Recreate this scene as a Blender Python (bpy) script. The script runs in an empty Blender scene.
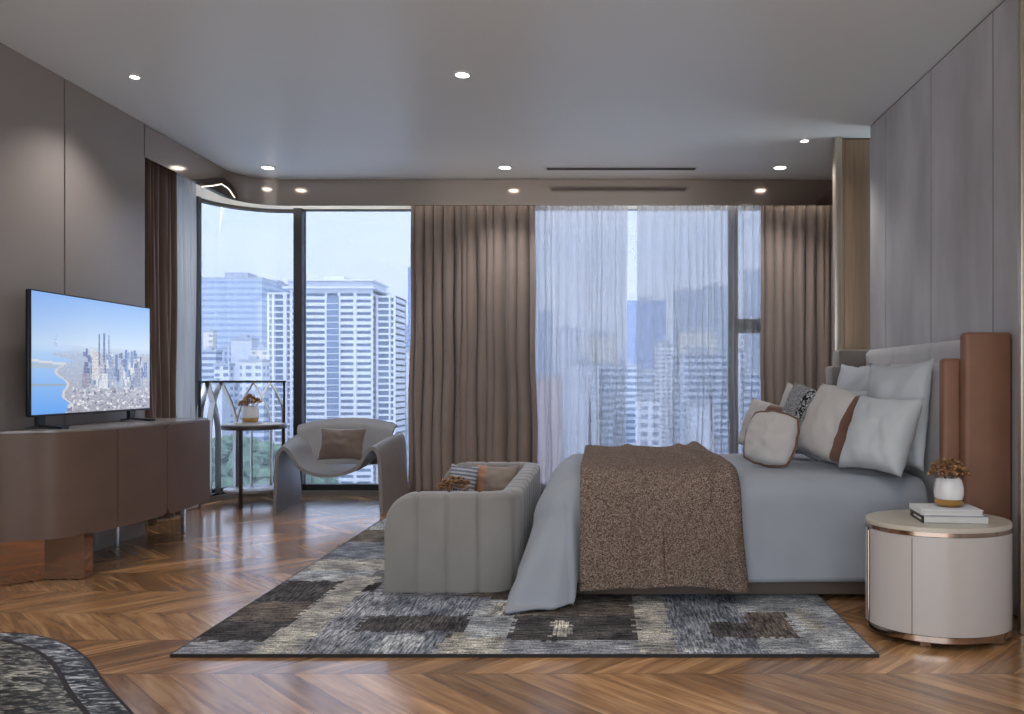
import bpy, bmesh, math, random
from mathutils import Vector, Matrix, noise
random.seed(7)
SC = bpy.context.scene
COL = SC.collection
PI = math.pi
F = 810.0          # focal length in pixels
HX, HY = 600.0, 380.0
CAMZ = 1.03

# ------------------------------------------------------------------ helpers
def lin(c):
    c = c / 255.0
    return c / 12.92 if c <= 0.04045 else ((c + 0.055) / 1.055) ** 2.4
def RGB(r, g, b): return (lin(r), lin(g), lin(b), 1.0)
def at(px, py, d): return Vector(((px - HX) * d / F, d, CAMZ - (py - HY) * d / F))

class MB:
    """collects shapes, then builds ONE mesh object"""
    def __init__(s): s.v = []; s.f = []; s.m = []
    def add(s, verts, faces, m=0):
        o = len(s.v); s.v += [tuple(p) for p in verts]
        for f in faces: s.f.append(tuple(i + o for i in f)); s.m.append(m)
        return s
    def box(s, x0, x1, y0, y1, z0, z1, m=0):
        v = [(x0,y0,z0),(x1,y0,z0),(x1,y1,z0),(x0,y1,z0),(x0,y0,z1),(x1,y0,z1),(x1,y1,z1),(x0,y1,z1)]
        return s.add(v, [(0,3,2,1),(4,5,6,7),(0,1,5,4),(1,2,6,5),(2,3,7,6),(3,0,4,7)], m)
    def rbox(s, x0, x1, y0, y1, z0, z1, r=0.01, seg=2, m=0):
        bm = bmesh.new()
        bmesh.ops.create_cube(bm, size=1.0)
        for v in bm.verts:
            v.co = Vector(((x0+x1)/2 + v.co.x*(x1-x0), (y0+y1)/2 + v.co.y*(y1-y0), (z0+z1)/2 + v.co.z*(z1-z0)))
        bmesh.ops.bevel(bm, geom=list(bm.edges), offset=r, segments=seg, affect='EDGES', profile=0.5)
        bm.verts.index_update()
        s.add([v.co.copy() for v in bm.verts], [[v.index for v in f.verts] for f in bm.faces], m)
        bm.free(); return s
    def prism(s, pts, z0, z1, m=0, mtop=None):
        n = len(pts)
        v = [(x, y, z0) for x, y in pts] + [(x, y, z1) for x, y in pts]
        s.add(v, [(i, (i+1) % n, n+(i+1) % n, n+i) for i in range(n)], m)
        s.add([(x, y, z0) for x, y in pts], [tuple(range(n-1, -1, -1))], m)
        s.add([(x, y, z1) for x, y in pts], [tuple(range(n))], m if mtop is None else mtop)
        return s
    def lathe(s, prof, c=(0,0,0), n=32, m=0, sx=1.0, sy=1.0, cap=True):
        v = []; f = []
        for r, z in prof:
            for k in range(n):
                a = 2*PI*k/n
                v.append((c[0]+r*sx*math.cos(a), c[1]+r*sy*math.sin(a), c[2]+z))
        for i in range(len(prof)-1):
            for k in range(n):
                f.append((i*n+k, i*n+(k+1) % n, (i+1)*n+(k+1) % n, (i+1)*n+k))
        if cap:
            f.append(tuple(range(n-1, -1, -1))); L = len(prof)-1
            f.append(tuple(L*n+k for k in range(n)))
        return s.add(v, f, m)
    def tube(s, pts, r, n=8, m=0, closed=False, rw=None, up=None):
        """round tube; rw/up give a flat bar (r along up-cross, rw along the other)"""
        pts = [Vector(p) for p in pts]; L = len(pts); rings = []
        prev = None
        for i, p in enumerate(pts):
            if closed: t = pts[(i+1) % L] - pts[i-1]
            else: t = pts[min(i+1, L-1)] - pts[max(i-1, 0)]
            t.normalize()
            if prev is None:
                a = Vector((0,0,1)) if abs(t.z) < 0.9 else Vector((1,0,0))
                nrm = (a - t*a.dot(t)).normalized()
            else:
                nrm = (prev - t*prev.dot(t)).normalized()
            prev = nrm; b = t.cross(nrm)
            rings.append([p + nrm*(r*math.cos(2*PI*k/n)) + b*(r*math.sin(2*PI*k/n)) for k in range(n)])
        v = [q for R in rings for q in R]; f = []
        for i in range(L if closed else L-1):
            j = (i+1) % L
            for k in range(n): f.append((i*n+k, i*n+(k+1) % n, j*n+(k+1) % n, j*n+k))
        if not closed:
            f.append(tuple(range(n-1, -1, -1))); f.append(tuple((L-1)*n+k for k in range(n)))
        return s.add(v, f, m)
    def bar(s, pts, outs, w, t, m=0):
        """flat bar along pts; outs = thickness direction per point; w along the side, t along outs"""
        pts = [Vector(p) for p in pts]; outs = [Vector(o).normalized() for o in outs]; L = len(pts); v = []
        for i, p in enumerate(pts):
            tg = (pts[min(i+1, L-1)] - pts[max(i-1, 0)]).normalized()
            sd = tg.cross(outs[i]).normalized()
            for a, b in ((-1,-1),(1,-1),(1,1),(-1,1)):
                v.append(p + sd*(a*w/2) + outs[i]*(b*t/2))
        f = []
        for i in range(L-1):
            for k in range(4): f.append((i*4+k, i*4+(k+1) % 4, i*4+4+(k+1) % 4, i*4+4+k))
        f.append((3,2,1,0)); f.append(tuple((L-1)*4+k for k in range(4)))
        return s.add(v, f, m)
    def grid(s, fn, nu, nv, m=0, flip=False, mfn=None):
        v = [fn(i/nu, j/nv) for j in range(nv+1) for i in range(nu+1)]
        o = len(s.v); s.v += [tuple(p) for p in v]
        for j in range(nv):
            for i in range(nu):
                q = (o+j*(nu+1)+i, o+j*(nu+1)+i+1, o+(j+1)*(nu+1)+i+1, o+(j+1)*(nu+1)+i)
                s.f.append(q[::-1] if flip else q)
                s.m.append(mfn((i+.5)/nu, (j+.5)/nv) if mfn else m)
        return s
    def blob(s, c, r, sub=1, jit=0.25, m=0, sq=(1,1,1)):
        bm = bmesh.new(); bmesh.ops.create_icosphere(bm, subdivisions=sub, radius=1.0)
        bm.verts.index_update()
        vs = []
        for v in bm.verts:
            k = r*(1 + jit*(random.random()-.5)*2)
            vs.append((c[0]+v.co.x*k*sq[0], c[1]+v.co.y*k*sq[1], c[2]+v.co.z*k*sq[2]))
        s.add(vs, [[v.index for v in f.verts] for f in bm.faces], m); bm.free(); return s
    def build(s, name, mats, parent=None, smooth=35, weld=True, solid=None, sub=0, loc=None, off=None):
        me = bpy.data.meshes.new(name)
        vv = s.v
        if off is not None: vv = [(x-off[0], y-off[1], z-off[2]) for x, y, z in vv]
        me.from_pydata(vv, [], s.f)
        if not isinstance(mats, (list, tuple)): mats = [mats]
        for m in mats: me.materials.append(m)
        me.polygons.foreach_set('material_index', s.m)
        bm = bmesh.new(); bm.from_mesh(me)
        if weld: bmesh.ops.remove_doubles(bm, verts=bm.verts, dist=1e-5)
        bmesh.ops.recalc_face_normals(bm, faces=bm.faces) if weld else None
        bm.to_mesh(me); bm.free()
        if smooth:
            me.shade_smooth()
            if smooth < 180: me.set_sharp_from_angle(angle=math.radians(smooth))
        o = bpy.data.objects.new(name, me); COL.objects.link(o)
        if parent: o.parent = parent
        if loc is not None: o.location = loc
        if solid:
            md = o.modifiers.new('Solidify', 'SOLIDIFY'); md.thickness = solid; md.offset = 0
        if sub:
            md = o.modifiers.new('Subsurf', 'SUBSURF'); md.levels = sub; md.render_levels = sub
        return o

def tag(o, label, cat, group=None, kind=None):
    o['label'] = label; o['category'] = cat
    if group: o['group'] = group
    if kind: o['kind'] = kind
    return o
def thing(name, label, cat, loc=(0,0,0), rotz=0.0, group=None):
    o = bpy.data.objects.new(name, None); COL.objects.link(o)
    o.location = loc; o.rotation_euler = (0, 0, rotz); o.empty_display_size = .1
    return tag(o, label, cat, group)
def struct(o, label=None, cat=None):
    o['kind'] = 'structure'
    if label: o['label'] = label
    if cat: o['category'] = cat
    return o
def dup(root, loc, label, rotz=None, group=None):
    r = root.copy(); COL.objects.link(r); r.location = loc; r['label'] = label
    if rotz is not None: r.rotation_euler = (0, 0, rotz)
    if group: r['group'] = group
    for ch in list(root.children):
        c = ch.copy(); COL.objects.link(c); c.parent = r
        for g in list(ch.children):
            d = g.copy(); COL.objects.link(d); d.parent = c
    return r
def face_to(o, pos, normal, roll=0.0):
    """place an object whose local +Z is its face normal and local +Y its up"""
    n = Vector(normal).normalized(); up = Vector((0,0,1))
    y = (up - n*up.dot(n)).normalized(); x = y.cross(n)
    M = Matrix((x, y, n)).transposed().to_4x4()
    o.matrix_world = Matrix.Translation(Vector(pos)) @ M @ Matrix.Rotation(roll, 4, 'Z')

# ------------------------------------------------------------------ materials
def nt_new(name):
    m = bpy.data.materials.new(name); m.use_nodes = True
    nt = m.node_tree; b = nt.nodes['Principled BSDF']
    return m, nt, b
def N(nt, t, **kw):
    n = nt.nodes.new(t)
    for k, v in kw.items():
        if k.startswith('i_'):
            key = k[2:]
            n.inputs[int(key) if key.isdigit() else key.replace('_', ' ')].default_value = v
        else: setattr(n, k, v)
    return n
def L(nt, a, b): nt.links.new(a, b)
def coords(nt, scale=(1,1,1), kind='Object', rot=(0,0,0)):
    tc = N(nt, 'ShaderNodeTexCoord'); mp = N(nt, 'ShaderNodeMapping')
    mp.inputs['Scale'].default_value = scale; mp.inputs['Rotation'].default_value = rot
    L(nt, tc.outputs[kind], mp.inputs['Vector']); return mp.outputs['Vector']
def mixc(nt, fac, a, b, mode='MIX'):
    n = N(nt, 'ShaderNodeMix', data_type='RGBA', blend_type=mode)
    if hasattr(fac, 'links') or hasattr(fac, 'is_linked'): L(nt, fac, n.inputs[0])
    else: n.inputs[0].default_value = fac
    for i, c in ((6, a), (7, b)):
        if hasattr(c, 'is_linked'): L(nt, c, n.inputs[i])
        else: n.inputs[i].default_value = c
    return n.outputs[2]
def math_(nt, op, a, b=None, c=None):
    n = N(nt, 'ShaderNodeMath', operation=op)
    for i, x in enumerate((a, b, c)):
        if x is None: continue
        if hasattr(x, 'is_linked'): L(nt, x, n.inputs[i])
        else: n.inputs[i].default_value = x
    return n.outputs[0]
def ramp(nt, fac, stops, interp='LINEAR'):
    n = N(nt, 'ShaderNodeValToRGB'); L(nt, fac, n.inputs[0]); cr = n.color_ramp; cr.interpolation = interp
    while len(cr.elements) < len(stops): cr.elements.new(0.5)
    for e, (p, c) in zip(cr.elements, stops): e.position = p; e.color = c
    return n.outputs[0]
def bump(nt, b, h, strength=.2, dist=.01):
    n = N(nt, 'ShaderNodeBump'); n.inputs['Strength'].default_value = strength; n.inputs['Distance'].default_value = dist
    L(nt, h, n.inputs['Height']); L(nt, n.outputs['Normal'], b.inputs['Normal'])
def M(name, col, rough=.5, metal=0.0, var=0.0, vscale=8.0, bmp=0.0, bscale=200.0, stretch=(1,1,1), spec=.5, sheen=0.0, coat=0.0):
    m, nt, b = nt_new(name)
    b.inputs['Base Color'].default_value = col; b.inputs['Roughness'].default_value = rough
    b.inputs['Metallic'].default_value = metal; b.inputs['Specular IOR Level'].default_value = spec
    if sheen: b.inputs['Sheen Weight'].default_value = sheen
    if coat: b.inputs['Coat Weight'].default_value = coat; b.inputs['Coat Roughness'].default_value = .1
    if var:
        nz = N(nt, 'ShaderNodeTexNoise', i_Scale=vscale, i_Detail=6.0); L(nt, coords(nt, stretch), nz.inputs['Vector'])
        lo = tuple(c*(1-var) for c in col[:3])+(1,); hi = tuple(min(1, c*(1+var)) for c in col[:3])+(1,)
        L(nt, ramp(nt, nz.outputs['Fac'], [(.3, lo), (.7, hi)]), b.inputs['Base Color'])
    if bmp:
        nz = N(nt, 'ShaderNodeTexNoise', i_Scale=bscale, i_Detail=2.0); L(nt, coords(nt), nz.inputs['Vector'])
        bump(nt, b, nz.outputs['Fac'], bmp, .004)
    return m
def emit(name, col, s):
    m, nt, b = nt_new(name)
    b.inputs['Base Color'].default_value = (0,0,0,1)
    b.inputs['Emission Color'].default_value = col; b.inputs['Emission Strength'].default_value = s
    return m

def wood_floor():
    m, nt, b = nt_new('walnut chevron floor')
    W, PW, TAN = .37, .105, 1.0
    tc = N(nt, 'ShaderNodeTexCoord'); sp = N(nt, 'ShaderNodeSeparateXYZ'); L(nt, tc.outputs['Object'], sp.inputs[0])
    x, y = sp.outputs[0], sp.outputs[1]
    r = math_(nt, 'DIVIDE', math_(nt, 'SUBTRACT', y, 2.84-.37*20), W)
    row = math_(nt, 'FLOOR', r); fr = math_(nt, 'SUBTRACT', r, row)
    par = math_(nt, 'MODULO', row, 2.0)
    sgn = math_(nt, 'SUBTRACT', math_(nt, 'MULTIPLY', par, 2.0), 1.0)
    sh = math_(nt, 'MULTIPLY', math_(nt, 'MULTIPLY', math_(nt, 'SUBTRACT', fr, .5), sgn), W*TAN)
    u = math_(nt, 'DIVIDE', math_(nt, 'ADD', x, sh), PW*1.414)
    pl = math_(nt, 'FLOOR', u); fu = math_(nt, 'SUBTRACT', u, pl)
    cv = N(nt, 'ShaderNodeCombineXYZ'); L(nt, pl, cv.inputs[0]); L(nt, row, cv.inputs[1])
    wn = N(nt, 'ShaderNodeTexWhiteNoise', noise_dimensions='2D'); L(nt, cv.outputs[0], wn.inputs['Vector'])
    # grain coordinates: along / across the slanted plank
    s45 = .7071
    al = math_(nt, 'MULTIPLY', math_(nt, 'SUBTRACT', y, math_(nt, 'MULTIPLY', x, sgn)), s45)
    ac = math_(nt, 'MULTIPLY', math_(nt, 'ADD', x, math_(nt, 'MULTIPLY', y, sgn)), s45)
    gv = N(nt, 'ShaderNodeCombineXYZ'); L(nt, math_(nt, 'MULTIPLY', al, 1.6), gv.inputs[0]); L(nt, math_(nt, 'MULTIPLY', ac, 16.0), gv.inputs[1])
    L(nt, math_(nt, 'MULTIPLY', wn.outputs['Value'], 37.0), gv.inputs[2])
    g = N(nt, 'ShaderNodeTexNoise', i_Scale=1.6, i_Detail=7.0, i_Distortion=.9); L(nt, gv.outputs[0], g.inputs['Vector'])
    base = ramp(nt, g.outputs['Fac'], [(.25, RGB(124,90,62)), (.5, RGB(174,131,92)), (.72, RGB(208,168,124))])
    tone = ramp(nt, wn.outputs['Value'], [(0, (.62,.58,.56,1)), (1, (1.3,1.25,1.15,1))])
    col = mixc(nt, 1.0, base, tone, 'MULTIPLY')
    # joints
    e1 = math_(nt, 'LESS_THAN', math_(nt, 'MINIMUM', fu, math_(nt, 'SUBTRACT', 1.0, fu)), .012)
    e2 = math_(nt, 'LESS_THAN', math_(nt, 'MINIMUM', fr, math_(nt, 'SUBTRACT', 1.0, fr)), .006)
    col = mixc(nt, math_(nt, 'MULTIPLY', math_(nt, 'MAXIMUM', e1, e2), .6), col, RGB(40,24,16))
    L(nt, col, b.inputs['Base Color'])
    b.inputs['Roughness'].default_value = .24; b.inputs['Coat Weight'].default_value = .6; b.inputs['Coat Roughness'].default_value = .14
    b.inputs['Specular IOR Level'].default_value = .55
    bump(nt, b, g.outputs['Fac'], .03, .003)
    return m

def rug_mat():
    m, nt, b = nt_new('patchwork wool rug')
    a = N(nt, 'ShaderNodeAttribute', attribute_name='patch')
    n1 = N(nt, 'ShaderNodeTexNoise', i_Scale=1.0, i_Detail=4.0); L(nt, coords(nt, (12, 110, 1)), n1.inputs['Vector'])
    n2 = N(nt, 'ShaderNodeTexNoise', i_Scale=1.0, i_Detail=4.0); L(nt, coords(nt, (110, 12, 1)), n2.inputs['Vector'])
    n3 = N(nt, 'ShaderNodeTexNoise', i_Scale=150.0, i_Detail=2.0); L(nt, coords(nt), n3.inputs['Vector'])
    st = N(nt, 'ShaderNodeMix', data_type='FLOAT'); L(nt, a.outputs['Alpha'], st.inputs[0])
    L(nt, n1.outputs['Fac'], st.inputs[2]); L(nt, n2.outputs['Fac'], st.inputs[3])
    f = math_(nt, 'ADD', math_(nt, 'MULTIPLY', st.outputs[0], .58), math_(nt, 'MULTIPLY', n3.outputs['Fac'], .42))
    k = ramp(nt, f, [(.37, (.16,.16,.18,1)), (.48, (.74,.75,.77,1)), (.61, (1.95,1.92,1.87,1))])
    n4 = N(nt, 'ShaderNodeTexNoise', i_Scale=7.0, i_Detail=3.0); L(nt, coords(nt), n4.inputs['Vector'])
    k = mixc(nt, 1.0, k, ramp(nt, n4.outputs['Fac'], [(.35, (.6,.6,.63,1)), (.65, (1.4,1.38,1.33,1))]), 'MULTIPLY')
    L(nt, mixc(nt, 1.0, a.outputs['Color'], k, 'MULTIPLY'), b.inputs['Base Color'])
    b.inputs['Roughness'].default_value = .95; b.inputs['Specular IOR Level'].default_value = .1
    bump(nt, b, f, .8, .012)
    return m

def marble(name, dark, light, amt=.5, seed=0.0):
    m, nt, b = nt_new(name)
    v = coords(nt, (16, 46, 16), rot=(0,0,.12)); 
    n1 = N(nt, 'ShaderNodeTexNoise', i_Scale=1.3, i_Detail=10.0, i_Roughness=.72, i_Distortion=1.2, noise_dimensions='4D'); n1.inputs['W'].default_value = seed
    L(nt, v, n1.inputs['Vector'])
    L(nt, ramp(nt, n1.outputs['Fac'], [(.47, dark), (.52, tuple(d*.5+l*.18 for d, l in zip(dark, light))[:3]+(1,)), (.565, tuple(l*.55 for l in light[:3])+(1,)), (.62, light)]), b.inputs['Base Color'])
    b.inputs['Roughness'].default_value = .4; b.inputs['Specular IOR Level'].default_value = .3
    return m

def speckle(name, c0, c1, c2, scale=290, bmp=.8):
    m, nt, b = nt_new(name)
    vo = N(nt, 'ShaderNodeTexVoronoi', i_Scale=scale); L(nt, coords(nt), vo.inputs['Vector'])
    wn = N(nt, 'ShaderNodeSeparateColor'); L(nt, vo.outputs['Color'], wn.inputs[0])
    L(nt, ramp(nt, wn.outputs[0], [(0, c0), (.45, c1), (1, c2)]), b.inputs['Base Color'])
    b.inputs['Roughness'].default_value = .95; b.inputs['Specular IOR Level'].default_value = .1
    inv = math_(nt, 'SUBTRACT', 1.0, vo.outputs['Distance'])
    bump(nt, b, inv, bmp, .006)
    return m

def cloth(name, col, rough=.9, weave=600, bmp=.25, var=.06, sheen=.2):
    m, nt, b = nt_new(name)
    nz = N(nt, 'ShaderNodeTexNoise', i_Scale=6.0, i_Detail=5.0); L(nt, coords(nt), nz.inputs['Vector'])
    lo = tuple(c*(1-var) for c in col[:3])+(1,); hi = tuple(min(1, c*(1+var)) for c in col[:3])+(1,)
    L(nt, ramp(nt, nz.outputs['Fac'], [(.3, lo), (.7, hi)]), b.inputs['Base Color'])
    w = N(nt, 'ShaderNodeTexNoise', i_Scale=weave, i_Detail=1.0); L(nt, coords(nt), w.inputs['Vector'])
    bump(nt, b, w.outputs['Fac'], bmp, .003)
    b.inputs['Roughness'].default_value = rough; b.inputs['Sheen Weight'].default_value = sheen
    b.inputs['Specular IOR Level'].default_value = .2
    return m

def sheer_mat(name, dens=.45):
    m = bpy.data.materials.new(name); m.use_nodes = True; nt = m.node_tree; nt.nodes.clear()
    out = N(nt, 'ShaderNodeOutputMaterial'); mx = N(nt, 'ShaderNodeMixShader')
    tr = N(nt, 'ShaderNodeBsdfTransparent'); tr.inputs[0].default_value = (.96,.97,1,1)
    df = N(nt, 'ShaderNodeBsdfDiffuse'); df.inputs[0].default_value = (.62,.62,.61,1)
    tl = N(nt, 'ShaderNodeBsdfTranslucent'); tl.inputs[0].default_value = (.66,.66,.65,1)
    m2 = N(nt, 'ShaderNodeMixShader'); m2.inputs[0].default_value = .55
    L(nt, df.outputs[0], m2.inputs[1]); L(nt, tl.outputs[0], m2.inputs[2])
    # denser where the cloth is seen edge-on, as real voile is
    lw = N(nt, 'ShaderNodeLayerWeight', i_Blend=.35)
    f = math_(nt, 'MINIMUM', math_(nt, 'ADD', dens, math_(nt, 'MULTIPLY', lw.outputs['Facing'], .28)), .95)
    L(nt, f, mx.inputs[0]); L(nt, tr.outputs[0], mx.inputs[1]); L(nt, m2.outputs[0], mx.inputs[2])
    L(nt, mx.outputs[0], out.inputs[0]); return m

def glass_mat(name, tint=(.93,.96,1,1), refl=.06):
    m = bpy.data.materials.new(name); m.use_nodes = True; nt = m.node_tree; nt.nodes.clear()
    out = N(nt, 'ShaderNodeOutputMaterial'); mx = N(nt, 'ShaderNodeMixShader')
    tr = N(nt, 'ShaderNodeBsdfTransparent'); tr.inputs[0].default_value = tint
    gl = N(nt, 'ShaderNodeBsdfGlossy'); gl.inputs['Roughness'].default_value = .02
    fr = N(nt, 'ShaderNodeFresnel', i_IOR=1.45)
    L(nt, math_(nt, 'MINIMUM', math_(nt, 'MULTIPLY', fr.outputs[0], refl/.035), .035), mx.inputs[0])
    L(nt, tr.outputs[0], mx.inputs[1]); L(nt, gl.outputs[0], mx.inputs[2]); L(nt, mx.outputs[0], out.inputs[0]); return m

def facade(name, wall, glass, floor_h=3.2, bay=4.0, wfrac=.55, hfrac=.5):
    m, nt, b = nt_new(name)
    tc = N(nt, 'ShaderNodeTexCoord'); sp = N(nt, 'ShaderNodeSeparateXYZ'); L(nt, tc.outputs['Object'], sp.inputs[0])
    fz = math_(nt, 'FRACT', math_(nt, 'DIVIDE', sp.outputs[2], floor_h))
    fx = math_(nt, 'FRACT', math_(nt, 'DIVIDE', math_(nt, 'ADD', math_(nt, 'ADD', sp.outputs[0], sp.outputs[1]), 5000.0), bay))
    w = math_(nt, 'MULTIPLY', math_(nt, 'LESS_THAN', fz, hfrac), math_(nt, 'LESS_THAN', fx, wfrac))
    ge = N(nt, 'ShaderNodeNewGeometry'); sn = N(nt, 'ShaderNodeSeparateXYZ'); L(nt, ge.outputs['Normal'], sn.inputs[0])
    w = math_(nt, 'MULTIPLY', w, math_(nt, 'LESS_THAN', math_(nt, 'ABSOLUTE', sn.outputs[2]), .5))
    L(nt, mixc(nt, w, wall, glass), b.inputs['Base Color']); b.inputs['Roughness'].default_value = .6
    return m

MT = {}
MT['ceiling'] = M('white ceiling paint', RGB(232,240,242), .36, spec=.5)
MT['floor'] = wood_floor()
MT['wall_left'] = M('taupe lacquer panel', RGB(150,141,136), .26, spec=.5)
MT['groove'] = M('dark groove', RGB(24,21,20), .7)
MT['wall_right'] = M('grey suede wall panel', RGB(190,187,188), .85, var=.26, vscale=2.6, stretch=(1,1,.35), bmp=.1, bscale=60)
MT['plain'] = M('plain warm plaster', RGB(150,142,136), .8)
MT['dark_wall'] = M('dark brown wall panel', RGB(80,64,54), .4)
MT['bronze'] = M('polished bronze fascia', RGB(168,152,140), .11, .85)
MT['bronze_brush'] = M('brushed gold bronze', RGB(150,126,104), .5, 1.0, var=.1, vscale=3, stretch=(30,30,1))
MT['champagne'] = M('champagne trim', RGB(190,176,158), .3, .8)
MT['rug'] = rug_mat()
MT['rug_edge'] = cloth('rug binding', RGB(50,48,48))
MT['black'] = M('black metal', RGB(20,20,22), .4)
MT['frame'] = M('dark window frame', RGB(34,35,38), .45)
MT['frame_white'] = M('white window head', RGB(224,224,224), .5)
MT['sill'] = M('grey window plinth', RGB(120,116,112), .6)
MT['glass'] = glass_mat('window glass', (.578,.60,.664,1), .03)
MT['clear'] = glass_mat('clear table glass', (.86,.9,.9,1), .08)
MT['chrome'] = M('polished chrome', RGB(205,205,205), .12, 1.0)
MT['steel'] = M('brushed steel', RGB(176,172,166), .28, 1.0)
MT['rosegold'] = M('polished rose steel', RGB(198,176,160), .14, 1.0)
MT['leather_brown'] = M('brown leather cabinet', RGB(108,86,75), .5, var=.08, vscale=5, bmp=.15, bscale=260)
MT['mirror_bronze'] = M('bronze mirror', RGB(166,132,108), .06, 1.0)
MT['cream_top'] = M('pale stone top', RGB(190,186,182), .35)
MT['console_top'] = M('glossy console top', RGB(150,142,136), .2)
MT['taupe_leather'] = M('taupe leather', RGB(138,135,134), .5, var=.05, bmp=.08, bscale=300)
MT['taupe_edge'] = M('dark leather edge', RGB(52,44,40), .6)
MT['satin_brown'] = cloth('brown satin', RGB(112,94,86), .45, 300, .1, .1, .5)
MT['sofa'] = cloth('grey velvet', RGB(145,141,137), .8, 500, .15, .07, .4)
MT['sofa_light'] = cloth('ivory velvet', RGB(205,202,190), .8, 500, .15, .05, .4)
MT['duvet'] = cloth('blue grey cotton', RGB(157,161,169), .85, 450, .12, .03, .15)
MT['white_linen'] = cloth('white linen', RGB(196,199,202), .85, 450, .2, .03, .15)
MT['cream_linen'] = cloth('cream linen', RGB(200,194,190), .85, 400, .25, .04, .15)
MT['brown_velvet'] = cloth('brown velvet', RGB(116,84,70), .75, 500, .15, .08, .5)
MT['headboard'] = cloth('warm grey velvet', RGB(192,188,187), .75, 500, .12, .06, .4)
MT['headboard_dark'] = cloth('taupe velvet', RGB(134,124,118), .75, 500, .12, .06, .4)
MT['cognac'] = M('cognac leather', RGB(138,98,77), .55, var=.1, vscale=6, bmp=.12, bscale=250)
MT['bed_base'] = M('taupe bed base', RGB(112,98,88), .45)
MT['throw'] = speckle('brown boucle', RGB(74,60,54), RGB(126,105,94), RGB(184,165,150))
MT['knit'] = speckle('grey knit', RGB(96,96,98), RGB(150,150,152), RGB(196,196,198), 240, .6)
MT['leopard'] = speckle('black and white knit', RGB(14,14,16), RGB(70,70,72), RGB(226,224,222), 110, .6)
MT['curtain'] = cloth('taupe curtain', RGB(150,135,127), .85, 350, .25, .05, .3)
MT['curtain_dark'] = cloth('brown curtain', RGB(108,90,81), .85, 350, .25, .05, .3)
MT['sheer'] = sheer_mat('white voile', .50)
MT['sheer_dense'] = sheer_mat('white voile gathered', .78)
MT['ns_body'] = M('pearl lacquer', RGB(200,192,187), .2, .0, coat=.3)
MT['ns_top'] = M('champagne stone top', RGB(196,186,170), .35, var=.05, vscale=12)
MT['paper'] = M('white book cover', RGB(232,232,234), .5)
MT['grey_cover'] = M('grey book cover', RGB(160,160,162), .55)
MT['pages'] = M('book pages', RGB(206,204,200), .8)
MT['ink'] = M('black spine', RGB(16,16,18), .4)
MT['porcelain'] = M('marbled porcelain', RGB(226,224,224), .25, var=.14, vscale=14, stretch=(1,1,.3))
MT['gold'] = M('gold band', RGB(206,160,92), .22, 1.0)
MT['flower'] = M('gilded dried flower', RGB(150,112,78), .4, .45, var=.4, vscale=60)
MT['stem'] = M('dry stem', RGB(90,64,40), .8)
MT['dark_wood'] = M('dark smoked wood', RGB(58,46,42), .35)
MT['marble'] = marble('black white marble', RGB(13,13,14), RGB(205,206,208), .5, 0)
MT['marble_inner'] = marble('grey white marble', RGB(26,25,22), RGB(190,186,172), .5, 3.0)
MT['marble_rim'] = M('dark bronze rim', RGB(34,22,18), .5, .2)
MT['lamp'] = emit('lamp lens', (1,.98,.95,1), 8.0)
MT['lamp_off'] = emit('downlight diffuser', (1,.97,.93,1), 1.0)
MT['led'] = emit('warm led strip', (1,.9,.74,1), 2.0)  # glow of the reflected line on the fascia, not a lamp
MT['led_cove'] = emit('pocket light strip', (1,.93,.82,1), 14.0)
MT['trimring'] = M('white lamp ring', RGB(226,226,226), .4)
MT['vent'] = M('grey vent slot', RGB(96,94,92), .6)
# outside; blue cast in facade colours stands in for distance haze
MT['f_white'] = M('white concrete', RGB(226,230,238), .8)
MT['f_glass'] = M('blue tinted glazing', RGB(112,132,160), .5)
MT['f_slab'] = facade('blue grey office slab', RGB(176,192,216), RGB(136,156,190), 4.2, 14.0, .96, .45)
MT['f_a'] = facade('pale apartment facade', RGB(222,226,234), RGB(112,132,162), 3.2, 4.2, .6, .5)
MT['f_b'] = facade('striped apartment facade', RGB(196,206,220), RGB(96,118,150), 3.3, 30.0, .93, .52)
MT['f_c'] = facade('grey office facade', RGB(170,182,200), RGB(104,124,156), 3.6, 2.6, .55, .6)
MT['f_d'] = facade('pinkish brick facade', RGB(196,172,168), RGB(140,132,140), 3.2, 5.0, .4, .45)
MT['f_e'] = facade('cream facade', RGB(222,216,204), RGB(140,146,156), 3.4, 6.0, .4, .4)
MT['f_blue'] = facade('blue glass facade', RGB(74,112,176), RGB(120,152,204), 4.0, 60.0, .97, .35)
MT['f_plain'] = M('blank pale wall', RGB(206,212,222), .8)
MT['roofgrey'] = M('grey flat roof', RGB(170,178,190), .9)
MT['city_ground'] = M('city streets', RGB(184,188,194), .9, var=.2, vscale=.02)
MT['tree'] = M('park foliage', RGB(92,120,96), .9, var=.35, vscale=.25)
MT['hill'] = M('blue distant hill', RGB(120,144,172), 1.0, var=.1, vscale=.01)
WORLD_S = 2.6; EXPO = 0.31; SUN_S = 5.0; HAZE = 0.0007
# ================================================================== THE ROOM
H = 2.742; XL, XR = -3.04, 1.82; DW = 6.90; DG = 7.25; XG = -3.37; RG_ = .58
struct(MB().box(-3.6, 2.4, -1.4, 7.6, -.12, 0).build('floor', MT['floor'], smooth=0))
struct(MB().box(-3.6, 2.4, -1.4, 7.6, H, H+.12).build('ceiling', MT['ceiling'], smooth=0))

# left wall: lacquer panels with a dark joint
b = MB(); b.box(-3.42, XL-.016, -1.4, 5.41, 0, H, 1)
for y0, y1 in ((-1.4, 1.0), (1.012, 2.8), (2.812, 4.594), (4.606, 5.41)): b.box(XL-.018, XL, y0, y1, 0, H, 0)
struct(b.build('wall_left', [MT['wall_left'], MT['groove']], smooth=0))
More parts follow.
